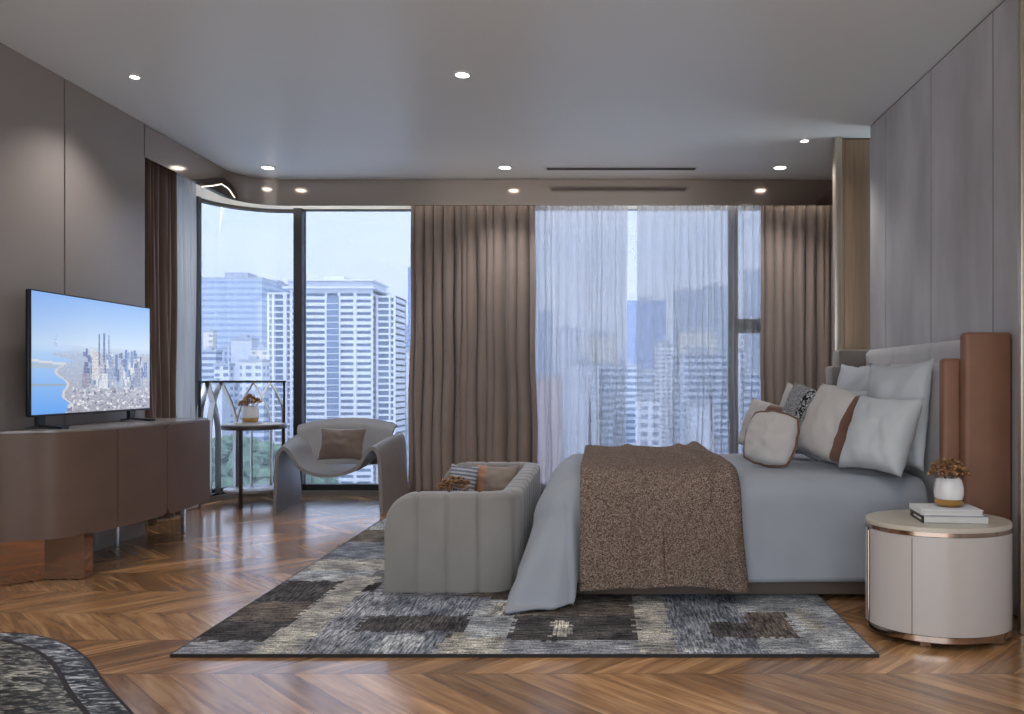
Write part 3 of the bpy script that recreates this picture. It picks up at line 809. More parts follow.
def book(label, loc, w, d, h, cover, spine, rot, seed=0, marks=False):
    t = thing('book', label, 'book', loc, rot, group=None)
    MB().rbox(-w/2+.004, w/2-.004, -d/2+.002, d/2-.004, .003, h-.003, .001, 1).build('pages', MT['pages'], t, smooth=0)
    c = MB(); c.rbox(-w/2, w/2, -d/2, d/2, 0, .003, .001, 1); c.rbox(-w/2, w/2, -d/2, d/2, h-.003, h, .001, 1)
    c.build('cover', MT[cover], t, smooth=0)
    s = MB(); s.rbox(-w/2-.002, -w/2+.003, -d/2, d/2, 0, h, .001, 1)
    sp = s.build('spine', MT[spine], t, smooth=0)
    if marks:
        k = MB()
        for a, e in ((-.10, -.07), (-.06, -.03), (-.02, .0), (.01, .05)): k.box(-w/2-.0032, -w/2-.0018, a*d/.28, e*d/.28, h*.36, h*.6)
        k.build('spine_lettering', MT['paper'], sp, smooth=0)
    return t

# ================================================================== SOFA
def build_sofa():
    t = thing('sofa', 'small grey velvet sofa with channelled rounded sides, its back to the foot of the bed', 'sofa', (-.72, 4.55, .013))
    o = (-.72, 4.55, .013)
    Ht = .475; Rr = .14; TH = .11
    xs, xe, ys_, ye = -1.03, -.385, 3.87, 5.40
    # centre line of the wrap-around shell
    pl = []
    r = Rr-TH/2+.03
    cx0, cx1, cy0, cy1 = xs, xe-TH/2, ys_+TH/2, ye-TH/2
    def seg_line(a, c, n): return [Vector(a).lerp(Vector(c), i/n) for i in range(n)]
    A = seg_line((cx0, cy0), (cx1-r, cy0), 60)
    c1 = [Vector((cx1-r+r*math.sin(k/16*PI/2), cy0+r-r*math.cos(k/16*PI/2))) for k in range(17)]
    Bk = seg_line((cx1, cy0+r), (cx1, cy1-r), 100)[1:]
    c2 = [Vector((cx1-r+r*math.cos(k/16*PI/2), cy1-r+r*math.sin(k/16*PI/2))) for k in range(17)]
    D = seg_line((cx1-r, cy1), (cx0, cy1), 60)[1:]+[Vector((cx0, cy1))]
    path = A+c1+Bk+c2+D
    S = [0.0]
    for a, c in zip(path[:-1], path[1:]): S.append(S[-1]+(c-a).length)
    T = S[-1]
    pitch = .148
    def section(i, inner_only=False):
        s = S[i]; p = path[i]; a = path[max(i-1, 0)]; c = path[min(i+1, len(path)-1)]
        d = (c-a).normalized(); n = Vector((d.y, -d.x))
        q = (s/pitch+.0) % 1.0; q = min(q, 1-q)*pitch
        g = .014*math.exp(-(q/.007)**2) if .04 < s < T-.04 else 0
        e = min(s, T-s); RR = .15
        zt = Ht - (RR-math.sqrt(max(0, RR*RR-(RR-e)**2)) if e < RR else 0)*.98
        hw = TH/2; rr = .032
        ring = []
        ring.append((hw-g-.004, 0.0)); ring.append((hw-g, .02)); ring.append((hw-g, zt*.5))
        for k in range(5):
            an = k/4*PI/2; ring.append((hw-g-rr+rr*math.cos(an), max(.03, zt-rr-g*.5+rr*math.sin(an))))
        for k in range(5):
            an = PI/2+k/4*PI/2; ring.append((-hw+rr+g*.5+rr*math.cos(an), max(.03, zt-rr-g*.5+rr*math.sin(an))))
        ring += [(-hw+g*.5, zt*.5), (-hw+g*.5, .0)]
        return [(p.x+n.x*a_, p.y+n.y*a_, z+.013) for a_, z in ring]
    def piece(i0, i1, nm, mat):
        b = MB(); rings = [section(i) for i in range(i0, i1+1)]; m = len(rings[0])
        v = [q for R in rings for q in R]; f = []
        for i in range(len(rings)-1):
            for k in range(m):
                f.append((i*m+k, i*m+(k+1) % m, (i+1)*m+(k+1) % m, (i+1)*m+k))
        f.append(tuple(range(m-1, -1, -1))); f.append(tuple((len(rings)-1)*m+k for k in range(m)))
        b.add(v, f); b.build(nm, mat, t, smooth=50, off=o)
    nA = len(A)+8; nB = len(A)+17+len(Bk)+8
    mid = (nA+nB)//2
    piece(0, nA, 'arm', MT['sofa']); piece(nA, mid, 'back', MT['sofa']); piece(mid, nB, 'back', MT['sofa']); piece(nB, len(path)-1, 'arm', MT['sofa'])
    MB().rbox(xs+.02, cx1-TH/2+.01, cy0+TH/2-.01, cy1-TH/2+.01, .013, .12, .01, 2).build('seat_base', MT['sofa'], t, off=o)
    MB().rbox(xs+.0, cx1-TH/2+.0, cy0+TH/2, cy1-TH/2, .12, .25, .04, 4).build('seat_cushion', MT['sofa'], t, off=o)
    return t
build_sofa()
SEAT = .263
p = pillow('cushion', .27, .24, .10, [MT['stripe'] if 'stripe' in MT else MT['knit'], MT['knit']], 31)
m, nt, b_ = nt_new('grey striped cushion cloth')
sp_ = N(nt, 'ShaderNodeSeparateXYZ'); tc_ = N(nt, 'ShaderNodeTexCoord'); L(nt, tc_.outputs['Object'], sp_.inputs[0])
st_ = math_(nt, 'LESS_THAN', math_(nt, 'FRACT', math_(nt, 'MULTIPLY', sp_.outputs[1], 42.0)), .5)
L(nt, mixc(nt, st_, RGB(182,184,190), RGB(112,116,126)), b_.inputs['Base Color']); b_.inputs['Roughness'].default_value = .9
p.data.materials[0] = m
face_to(p, (-.865, 5.06, SEAT+.118), (-.62, -.74, .25))
tag(p, 'grey striped cushion leaning on the far arm of the sofa', 'cushion')
p = pillow('cushion', .30, .24, .11, [MT['tan'] if 'tan' in MT else MT['brown_velvet'], MT['cream_linen']], 33, mfn=lambda u, v: 0 if u < .3 else 1)
p.data.materials[0] = cloth('tan suede', RGB(186,138,106), .8, 400, .15); p.data.materials[1] = cloth('greige satin', RGB(150,134,122), .6, 400, .1)
face_to(p, (-.655, 5.06, SEAT+.118), (-.25, -.93, .28))
tag(p, 'tan and greige cushion at the back corner of the sofa', 'cushion')
vase('vase with gold brown dried flowers on the sofa seat behind the near arm', (-.83, 4.62, SEAT-.003), 1.25, seed=5)

# ================================================================== ARMCHAIR
def build_chair():
    cx, cy = -2.12, 6.55
    t = thing('armchair', 'taupe leather sculptural armchair with slab legs, beside the side table at the window', 'armchair', (cx, cy, 0))
    o = (cx, cy, 0)
    Fp = [(-2.515, .0), (-2.505, .22), (-2.495, .42), (-2.465, .50), (-2.42, .515), (-2.37, .47), (-2.31, .375), (-2.22, .325), (-2.09, .305), (-1.96, .325), (-1.87, .375), (-1.81, .47), (-1.76, .515), (-1.715, .50), (-1.685, .42), (-1.675, .22), (-1.665, .0)]
    Bp = [(-2.585, .0), (-2.60, .22), (-2.62, .45), (-2.60, .56), (-2.55, .575), (-2.48, .54), (-2.40, .45), (-2.28, .36), (-2.12, .33), (-1.96, .36), (-1.84, .45), (-1.78, .54), (-1.73, .575), (-1.685, .56), (-1.665, .45), (-1.655, .22), (-1.645, .0)]
    fp = catmull(Fp, 6); bp = catmull(Bp, 6); n = len(fp)-1
    y0, y1 = 6.22, 6.96
    def fn(u, v):
        i = min(n, int(round(u*n))); a = fp[i].lerp(bp[i], v)
        bulge = .012*math.sin(v*PI)
        yy = y0+(y1-y0)*v
        # front rim dips forward over the arms
        return (a[0]-0, yy, max(0.0, a[1] - (bulge if abs(a[0]+2.1) < .3 else -bulge*.6 if a[1] > .1 else 0)))
    b = MB()
    TH = .026
    # offset shell built by hand so that the cut edge can be a darker part
    P = [[Vector(fn(i/n, j/10)) for i in range(n+1)] for j in range(11)]
    def nrm(j, i):
        d = P[j][min(i+1, n)]-P[j][max(i-1, 0)]
        return Vector((d.z, 0, -d.x)).normalized()
    top = [[P[j][i]-nrm(j, i)*TH*.0 for i in range(n+1)] for j in range(11)]
    bot = [[P[j][i]+nrm(j, i)*TH for i in range(n+1)] for j in range(11)]
    for row in bot:
        row[0].z = 0; row[-1].z = 0
    for arr, fl in ((top, False), (bot, True)):
        base = len(b.v); b.v += [tuple(q) for row in arr for q in row]
        for j in range(10):
            for i in range(n):
                q = (base+j*(n+1)+i, base+j*(n+1)+i+1, base+(j+1)*(n+1)+i+1, base+(j+1)*(n+1)+i)
                b.f.append(q[::-1] if fl else q); b.m.append(0)
    sh_ = b.build('shell', MT['taupe_leather'], t, smooth=60, weld=True, off=o)
    e = MB()
    for j in (0, 10):
        e.add([q for row in (top[j], bot[j]) for q in row], [(i, i+1, n+1+i+1, n+1+i) for i in range(n)])
    for i in (0, n):
        e.add([top[j][i] for j in range(11)]+[bot[j][i] for j in range(11)], [(j, j+1, 11+j+1, 11+j) for j in range(10)])
    e.build('shell_edge', MT['taupe_leather'], sh_, smooth=60, off=o)
    # back: a curved panel rising from the seat, wrapped forward at its sides
    def bk(u, v, off_=0.0):
        a = (u-.5)*2
        wtop = .415; wbot = .30
        hw = wbot+(wtop-wbot)*v**.7
        x = -2.135 + a*hw
        yb = 6.70 + .20*v - .09*abs(a)**2.2*(.6+.4*v)
        ztop = .705-.055*abs(a)**2.4
        z = .335+(ztop-.335)*v
        if v > .9: yb += (v-.9)*.35
        return (x, yb+off_, z)
    g = MB(); g.grid(lambda u, v: bk(u, v), 28, 14); g.grid(lambda u, v: bk(u, v, .034), 28, 14, flip=True)
    bk_ = g.build('backrest', MT['taupe_leather'], t, smooth=180, off=o)
    e = MB()
    rim = [(i/28, 0) for i in range(29)]+[(1, j/14) for j in range(1, 15)]+[(1-i/28, 1) for i in range(1, 29)]+[(0, 1-j/14) for j in range(1, 14)]
    m_ = len(rim); e.add([bk(u, v, -.001) for u, v in rim]+[bk(u, v, .035) for u, v in rim], [(i, (i+1) % m_, m_+(i+1) % m_, m_+i) for i in range(m_)])
    e.build('backrest_edge', MT['taupe_edge'], bk_, smooth=60, off=o)
build_chair()
p = pillow('cushion', .37, .27, .12, [MT['satin_brown']], 41)
face_to(p, (-2.04, 6.40, .525), (.03, -.93, .36))
tag(p, 'brown satin cushion on the taupe leather armchair', 'cushion')

# ================================================================== SIDE TABLE
def build_side_table():
    cx, cy = -2.865, 6.71; r = .252
    t = thing('side_table', 'round dark side table with thin legs and a lower shelf, by the curved window', 'table', (cx, cy, 0))
    MB().lathe([(r-.006, .625), (r, .63), (r, .655), (r-.004, .66)], n=48).build('tabletop', MT['dark_wood'], t, smooth=40)
    MB().lathe([(r-.012, .66), (r-.012, .668)], n=48).build('stone_inset', MT['cream_top'], t, smooth=40)
    MB().lathe([(r-.02, .115), (r-.015, .12), (r-.015, .135), (r-.02, .138)], n=48).build('lower_shelf', MT['console_top'], t, smooth=40)
    for a in (-91, 3, 140):
        a = math.radians(a); x, y = (r-.013)*math.cos(a), (r-.013)*math.sin(a)
        MB().rbox(x-.012, x+.012, y-.012, y+.012, 0, .63, .003, 1).build('leg', MT['dark_wood'], t)
    book('white book lying on the round side table under the small vase', (cx-.02, cy-.05, .668), .20, .15, .014, 'paper', 'paper', .3)
    vase('small white vase of gold flowers on the round side table', (cx-.01, cy-.05, .682), 1.25, seed=9)
build_side_table()

# ================================================================== BALUSTRADE IN THE CURVED WINDOW
def build_rail():
    r = RG_-.14; cx, cy = XG+RG_, DG-RG_
    t = thing('balustrade', 'metal balustrade of pointed interlaced arches in front of the curved window pane', 'railing', (cx-r, cy, 0))
    o = (cx-r, cy, 0)
    s0 = cy-6.52
    total = s0+r*PI/2+.03
    def cp(s):
        if s < s0: return Vector((cx-r, 6.52+s, 0)), Vector((1, 0, 0))
        a = (s-s0)/r
        if a < PI/2: return Vector((cx-r*math.cos(a), cy+r*math.sin(a), 0)), Vector((math.cos(a), -math.sin(a), 0))
        return Vector((cx+(s-s0-r*PI/2), cy+r, 0)), Vector((0, -1, 0))
    def bar(pts, w=.045, th=.010, nm='arch', mat=None):
        P = []; O = []
        for s, z in pts:
            p, n_ = cp(s); P.append(p+Vector((0, 0, z))); O.append(n_)
        # bar thickness lies in the plane of the railing, width across it
        b = MB(); L_ = len(P); v = []
        for i, p in enumerate(P):
            tg = (P[min(i+1, L_-1)]-P[max(i-1, 0)]).normalized(); sd = tg.cross(O[i]).normalized()
            for a_, c_ in ((-1,-1),(1,-1),(1,1),(-1,1)): v.append(p+O[i]*(a_*w/2)+sd*(c_*th/2))
        f = [(i*4+k, i*4+(k+1) % 4, i*4+4+(k+1) % 4, i*4+4+k) for i in range(L_-1) for k in range(4)]+[(3,2,1,0), tuple((L_-1)*4+k for k in range(4))]
        b.add(v, f); b.build(nm, mat or MT['steel'], t, smooth=40, off=o)
    bar([(total*i/40, 1.015) for i in range(41)], .03, .018, 'top_rail', MT['black'])
    bar([(total*i/40, .075) for i in range(41)], .03, .018, 'bottom_rail', MT['black'])
    for s in (.012, total-.012): bar([(s, 0.0), (s, .5), (s, 1.015)], .018, .014, 'post', MT['black'])
    W = .30
    def px_s(px): return min((abs(HX+cp(q*total/400)[0].x*F/cp(q*total/400)[0].y-px), q*total/400) for q in range(401))[1]
    for c in (px_s(207), px_s(221), px_s(253), px_s(270)):
        for sg in (-1, 1):
            pts = [(c+sg*W/2, .075), (c+sg*W/2, .35), (c+sg*W/2, .55)]
            R = W*1.55
            for k in range(1, 13):
                # pointed arch: arc whose centre lies on the other side
                zt = .44*k/12
                x = W/2*(1-(k/12)**2.0)
                pts.append((c+sg*x, .565+zt))
            pts = [(min(max(s, .02), total-.02), z) for s, z in pts]
            bar(pts, .05, .011)
build_rail()

# ================================================================== BED
XF, YN, YFAR, ZB, XHD = -.10, 3.85, 5.03, .565, 1.50
def build_bed():
    t = thing('bed', 'large bed with blue grey duvet and stepped grey headboard framed in brown leather', 'bed', (.7, 4.4, 0))
    o = (.7, 4.4, 0)
    MB().rbox(-.14, 1.56, 3.83, 5.05, .014, .15, .01, 2).build('base', MT['bed_base'], t, off=o)
    MB().rbox(-.16, 1.52, 3.88, 5.0, .15, .54, .06, 4).build('mattress', MT['white_linen'], t, off=o)
    # headboard: three stepped upholstered tiers, each a bowed cushion
    for (x, z0, z1, y0, y1, nm) in ((1.70, .15, 1.223, 3.64, 5.21, 'headboard_tier'), (1.60, .15, 1.117, 3.70, 5.09, 'headboard_tier')):
        b = MB(); 
        def fn(u, v, x=x, z0=z0, z1=z1, y0=y0, y1=y1):
            y = y0+(y1-y0)*u; z = z0+(z1-z0)*v
            g = 0
            for q in (1/3, 2/3): g += .006*math.exp(-((u-q)*(y1-y0)/.008)**2)
            e = min(u, 1-u)*(y1-y0); ez = (1-v)*(z1-z0); rr = .03
            f_ = 0
            if e < rr: f_ += rr-math.sqrt(rr*rr-(rr-e)**2)
            if ez < rr: f_ += rr-math.sqrt(rr*rr-(rr-ez)**2)
            return (x+g+f_, y, z)
        us = 96
        b.grid(fn, us, 40)
        b.box(x+.03, x+.095, y0, y1, z0, z1)
        b.build(nm, MT['headboard'], t, smooth=60, off=o)
    for (x0, x1, y0, y1, z1, mt) in ((1.605, 1.812, 3.555, 3.625, 1.24, 'cognac'), (1.54, 1.625, 3.63, 3.69, 1.128, 'cognac'), (1.535, 1.812, 5.19, 5.36, 1.225, 'headboard_dark'), (1.455, 1.60, 5.07, 5.24, 1.118, 'headboard_dark')):
        MB().rbox(x0, x1, y0, y1, .02, z1, .018, 4).build('headboard_wing', MT[mt], t, off=o)
    # duvet
    r = .11; arc = r*PI/2
    An, Bf, Af = .525, .54, .45
    def drape(x, y, ext=0.0, tn=.05, tf=.13, flare=.42, wav=1.0):
        """sheet coordinates -> point; ext grows the surface outwards (a layer on top)"""
        far = y > YFAR
        a = max(0, YN-y, y-YFAR); b = max(0, XF-x)
        if a == 0 and b == 0: return Vector((x, y, ZB+ext))
        phi = math.atan2(b, a); rho = math.hypot(a, b); w_ = phi/(PI/2)
        r = .11+.10*w_; arc = r*PI/2; R = r+ext
        s2 = max(0, math.sin(2*phi))
        tau = tn*(1-w_)+tf*w_+(.08 if far else flare)*s2**.55
        if rho < arc:
            th = rho/r; out, dr = R*math.sin(th), r-R*math.cos(th)
        else:
            q = rho-arc; out, dr = R+q*math.sin(tau), r+q*math.cos(tau)
        fall = min(1, max(0, (rho-arc)/.35))
        out += wav*fall*(.010*math.sin(x*9+1.0)*(phi < .3) + (0 if far else .022*math.sin(phi*9.0)*s2))
        z = ZB-dr
        zfl = .03+ext
        if z < zfl:
            out += (zfl-z)*.25; z = zfl+.004*math.sin(phi*14)
        px = x if b == 0 else XF; py = y if a == 0 else (YFAR if far else YN)
        return Vector((px-out*math.sin(phi), py+(1 if far else -1)*out*math.cos(phi), z))
    x0, x1, y0, y1 = XF-Bf, 1.515, YN-An, YFAR+Af
    nx, ny = 110, 100
    def top_wr(x, y):
        w = .006*noise.noise(Vector((x*3, y*3, 2)))+.004*noise.noise(Vector((x*7, y*5, 9)))
        return w
    def fd(u, v):
        x = x0+(x1-x0)*u
        flap = max(0, min(1, (-.14-x)/.02))
        ya = y0-.10*flap
        y = ya+(y1-ya)*v
        # the hem lifts off the floor along the near side, hangs full at the corner
        p = drape(x, y)
        k = top_wr(x, y)
        hang = p.z < ZB-.02
        if y < YN and x > XF-.07: p.y -= .03*flap*min(1, max(0, (ZB-.05-p.z)/.2)); p.x += .02*flap*max(0, (ZB-.1-p.z))
        return (p.x, p.y-(k*1.5 if hang and y < YN else 0), p.z+(0 if hang else k))
    MB().grid(fd, nx, ny).build('duvet', MT['duvet'], t, smooth=180, weld=False, solid=.014, off=o)
    # throw lies on the bed: a thing of its own
    tx0, tx1 = -.09, .63
    An2 = .56
    def ft(u, v):
        y = (YN-An2)+(YFAR+.3-YN+An2)*v
        hang = max(0, min(1, (YN-y)/An2))
        x = tx0+(tx1-tx0)*u + .012*math.sin(y*5)*(u > .5) + hang*(.05*u-.0)
        p = drape(x, y, .044, tn=.05)
        ww = 0.0
        # soft folds running down the hanging part, a strong one near the head-side edge
        ww += .045*math.exp(-((u-.94)/.045)**2) + .022*math.exp(-((u-.80)/.035)**2)
        ww += .026*math.exp(-((u-.36)/.035)**2) + .010*math.sin(u*15+1)
        n_ = noise.noise(Vector((x*4, y*4, 4)))*.008
        if y < YN: p.y -= max(-.008, ww*(.35+.65*min(1, hang*2.2))+n_+.004)
        p.z += (max(-.006, ww*.6+n_+.006+.010*noise.noise(Vector((x*6, y*2, 8)))) if p.z > ZB-.06 else 0)
        if hang > .9: p.z += .018*math.sin(u*PI)*(hang-.9)*10
        return p
    th = MB().grid(ft, 70, 100).build('throw_blanket', MT['throw'], None, smooth=180, weld=False, solid=.014, off=(.3, 4.4, ZB), loc=(.3, 4.4, ZB))
    tag(th, 'brown speckled knitted throw laid across the middle of the bed', 'blanket')
build_bed()

# pillows on the bed: (centre pixel, distance) give the place, normals the lean
def bp(name, px, d, w, h, t, mats, seed, nrmv, label, z=None, mfn=None, pipe=None, roll=0.0, pinch=.1, cat='pillow', puff=.5):
    o = pillow(name, w, h, t, mats, seed, pinch=pinch, mfn=mfn, puff=puff)
    n_ = Vector(nrmv).normalized()
    up = (Vector((0,0,1))-n_*n_.z).normalized()
    vert = abs(up.z)*h/2 + abs(n_.z)*t*.25
    if roll: vert = abs(up.z)*(h*abs(math.cos(roll))+w*abs(math.sin(roll)))/2*.97
    zz = ZB+.03+vert*1.0 if z is None else z
    face_to(o, ((px-HX)*d/F, d, zz), n_, roll)
    tag(o, label, cat)
    if pipe: piping(o, w, h, pipe, pinch, seed)
    return o
WL, CR, BV = MT['white_linen'], MT['cream_linen'], MT['brown_velvet']
bp('pillow', 895, 4.04, .48, .54, .17, [WL], 2, (-.94, -.32, .14), 'tall white pillow leaning on the headboard nearest the brown leather wing', pinch=.11, roll=.03)
bp('pillow', 855, 4.67, .48, .54, .16, [WL], 3, (-.93, -.28, .25), 'white pillow leaning on the far half of the headboard, only its top showing')
bp('pillow', 880, 3.85, .37, .39, .19, [WL], 4, (-.78, -.50, .40), 'plump white pillow lying foremost on the bed beside the nightstand', roll=-.03, pinch=.10, puff=.38)
bp('pillow', 851, 4.42, .40, .40, .14, [WL], 6, (-.80, -.46, .30), 'white pillow mostly hidden behind the cream and brown cushion')
bp('cushion', 834, 4.20, .34, .36, .15, [CR, BV], 7, (-.74, -.62, .25), 'cream cushion with a wide brown velvet band, in front of the white pillows', mfn=lambda u, v: 1 if u > .74 else 0, cat='cushion', roll=-.28, pinch=-.05, puff=.38)
bp('cushion', 805, 4.53, .38, .38, .13, [MT['knit'], MT['leopard']], 8, (-.78, -.54, .30), 'grey knitted cushion with a black and white band', mfn=lambda u, v: 1 if .40 < u < .60 else 0, cat='cushion', roll=-.22, pinch=.04)
bp('cushion', 771, 4.27, .25, .245, .15, [CR], 9, (-.60, -.74, .30), 'small cream cushion with brown piping, foremost toward the foot of the bed', pipe=BV, cat='cushion', pinch=-.18, puff=.36, roll=-.12)
bp('cushion', 798, 4.84, .38, .40, .13, [CR], 10, (-.80, -.5, .30), 'cream cushion behind the grey knitted cushion', cat='cushion', roll=-.15)
bp('cushion', 763, 4.80, .30, .29, .13, [CR, BV], 11, (-.74, -.60, .28), 'cream cushion with a brown band hidden behind the small piped cushion', mfn=lambda u, v: 1 if u > .55 else 0, cat='cushion', pinch=0, roll=-.2)

# ================================================================== NIGHTSTAND
def build_nightstand():
    cx, cy, rx, ry = 1.378, 3.31, .284, .235
    t = thing('nightstand', 'oval pearl lacquer nightstand with rose metal bands beside the bed', 'nightstand', (cx, cy, 0))
    s = ry/rx
    def ell(prof, mat, nm, n=72, smooth=40, c=(0,0,0), cap=True): return MB().lathe(prof, c, n, sx=1, sy=s, cap=cap).build(nm, mat, t, smooth=smooth)
    ell([(rx*.985, .045), (rx*.985, .42)], MT['groove'], 'carcass')
    ell([(rx*1.0, .446), (rx*1.0, .460), (rx*.99, .464)], MT['ns_top'], 'top')
    ell([(rx*.995, .430), (rx*.995, .446)], MT['rosegold'], 'metal_band')
    ell([(rx*.98, .022), (rx*1.0, .026), (rx*1.0, .048)], MT['rosegold'], 'metal_band')
    # doors follow the oval; the split faces the room at one third
    def dr(a0, a1, nm):
        b = MB(); n = 40
        for q, fl in ((1.0, False), (.975, True)):
            b.grid(lambda u, v: (rx*q*math.cos(a0+(a1-a0)*u), ry*q*math.sin(a0+(a1-a0)*u), .050+(.428-.050)*v), n, 1, flip=fl)
        b.build(nm, MT['ns_body'], t, smooth=60)
    R = math.radians
    dr(R(-175), R(-128.2), 'door'); dr(R(-127.6), R(-2), 'door'); dr(R(0), R(180), 'back_panel')
    b = MB(); b.tube([((rx+.001)*math.cos(R(-177)), (ry+.001)*math.sin(R(-177)), .05), ((rx+.001)*math.cos(R(-177)), (ry+.001)*math.sin(R(-177)), .42)], .005, 8)
    b.build('edge_rod', MT['rosegold'], t); b = MB(); b.tube([((rx+.001)*math.cos(R(-1)), (ry+.001)*math.sin(R(-1)), .05), ((rx+.001)*math.cos(R(-1)), (ry+.001)*math.sin(R(-1)), .42)], .005, 8)
    b.build('edge_rod', MT['rosegold'], t)
    for a in (-120, -45, 45, 135):
        x, y = rx*.86*math.cos(R(a)), ry*.86*math.sin(R(a))
        MB().rbox(x-.022, x+.022, y-.016, y+.016, 0, .03, .004, 1).build('foot', MT['rosegold'], t)
    zt = .464
    b1 = book('lower book on the nightstand, grey cover with a black spine', (cx+.035, cy-.03, zt), .25, .19, .030, 'grey_cover', 'ink', -.12, marks=True)
    b2 = book('white book on top of the grey book on the nightstand', (cx+.025, cy-.022, zt+.030), .235, .175, .022, 'paper', 'paper', -.10)
    vase('white vase with gold base band and dried flowers, on the books on the nightstand', (cx+.045, cy-.005, zt+.052), 1.08, seed=3)
build_nightstand()

# ================================================================== COFFEE TABLE
def build_coffee():
    Z = .36; hh = CAMZ-Z
    def fl(px, py): d = F*hh/(py-HY); return Vector(((px-HX)*d/F, d))
    a = fl(0, 632); b_ = fl(60, 641); c = fl(100, 672); e = fl(133, 714)
    # pebble-shaped outline; the far right side runs on a slant
    pts = [(-1.60,2.158),(-1.43,2.108),(-1.26,1.98),(-1.075,1.775),(-.935,1.628),(-.78,1.45),(-.70,1.22),(-.82,.98),(-1.2,.84),(-1.7,.84),(-2.15,1.0),(-2.36,1.4),(-2.22,1.85),(-1.90,2.11)]
    P = [Vector(q) for q in pts]; n0 = len(P); out = []
    for i in range(n0):
        p0, p1, p2, p3 = P[i-1], P[i], P[(i+1) % n0], P[(i+2) % n0]
        for k in range(8):
            q = k/8; out.append(.5*((2*p1)+(p2-p0)*q+(2*p0-5*p1+4*p2-p3)*q*q+(3*p1-p0-3*p2+p3)*q**3))
    c0 = sum(out, Vector((0, 0)))/len(out)
    def inset(e):
        r_ = []
        for i, p in enumerate(out):
            d = (out[(i+1) % len(out)]-out[i-1]).normalized(); nn = Vector((d.y, -d.x))
            if nn.dot(c0-p) < 0: nn = -nn
            r_.append(tuple(p+nn*e))
        return r_
    t = thing('coffee_table', 'low rounded black and grey marble coffee table in the near left corner', 'table', (c0.x, c0.y, 0))
    o = (c0.x, c0.y, 0)
    MB().prism(inset(0), Z-.035, Z-.002).build('rim', MT['marble_rim'], t, smooth=40, off=o)
    MB().prism(inset(.008), Z-.006, Z).build('outer_top', MT['marble'], t, smooth=40, off=o)
    MB().prism(inset(.066), Z-.002, Z+.0015).build('inlay', MT['marble_rim'], t, smooth=40, off=o)
    MB().prism(inset(.077), Z-.001, Z+.002).build('inner_top', MT['marble_inner'], t, smooth=40, off=o)
    MB().prism(inset(.30), 0, Z-.035).build('base', MT['marble_rim'], t, smooth=40, off=o)
build_coffee()
# ================================================================== THE CITY OUTSIDE
GZ = -71.0
struct(MB().box(-1500, 1500, 60, 3200, GZ-2, GZ).build('ground', MT['city_ground'], smooth=0), 'city ground far below the windows', 'ground')
def bpos(x0, x1, top, d):
    return (x0-HX)*d/F, (x1-HX)*d/F, CAMZ+(HY-top)*d/F
TAKEN = []
def clear(a, c, d0, d1): return all(c+1 < q[0] or a-1 > q[1] or d1+1 < q[2] or d0-1 > q[3] for q in TAKEN)
def building(x0, x1, top, d, mat, label, depth=None, roof=True, group=None, extra=None, z0=GZ, name='building', cat='building'):
    a, c, zt = bpos(x0, x1, top, d); w = c-a; dp = depth or min(w*.8, 30)
    if group and not clear(a, c, d, d+dp): return None
    while not clear(a, c, d, d+dp): d += 3; a, c, zt = bpos(x0, x1, top, d); w = c-a; dp = depth or min(w*.8, 30)
    TAKEN.append((a, c, d, d+dp)); cx, cy = (a+c)/2, d+dp/2
    t = thing(name, label, cat, (cx, cy, z0), group=group)
    h = zt-z0
    b = MB(); b.box(-w/2, w/2, -dp/2, dp/2, 0, h); b.build('facade', MT[mat], t, smooth=0)
    if roof:
        q = MB(); e = min(w, dp)
        q.box(-w/2-.3, w/2+.3, -dp/2-.3, dp/2+.3, h, h+1.2)
        q.box(-w*.22, w*.15, -dp*.2, dp*.2, h+1.2, h+1.2+min(5, e*.18))
        q.build('roof', MT['roofgrey'], t, smooth=0)
    return t
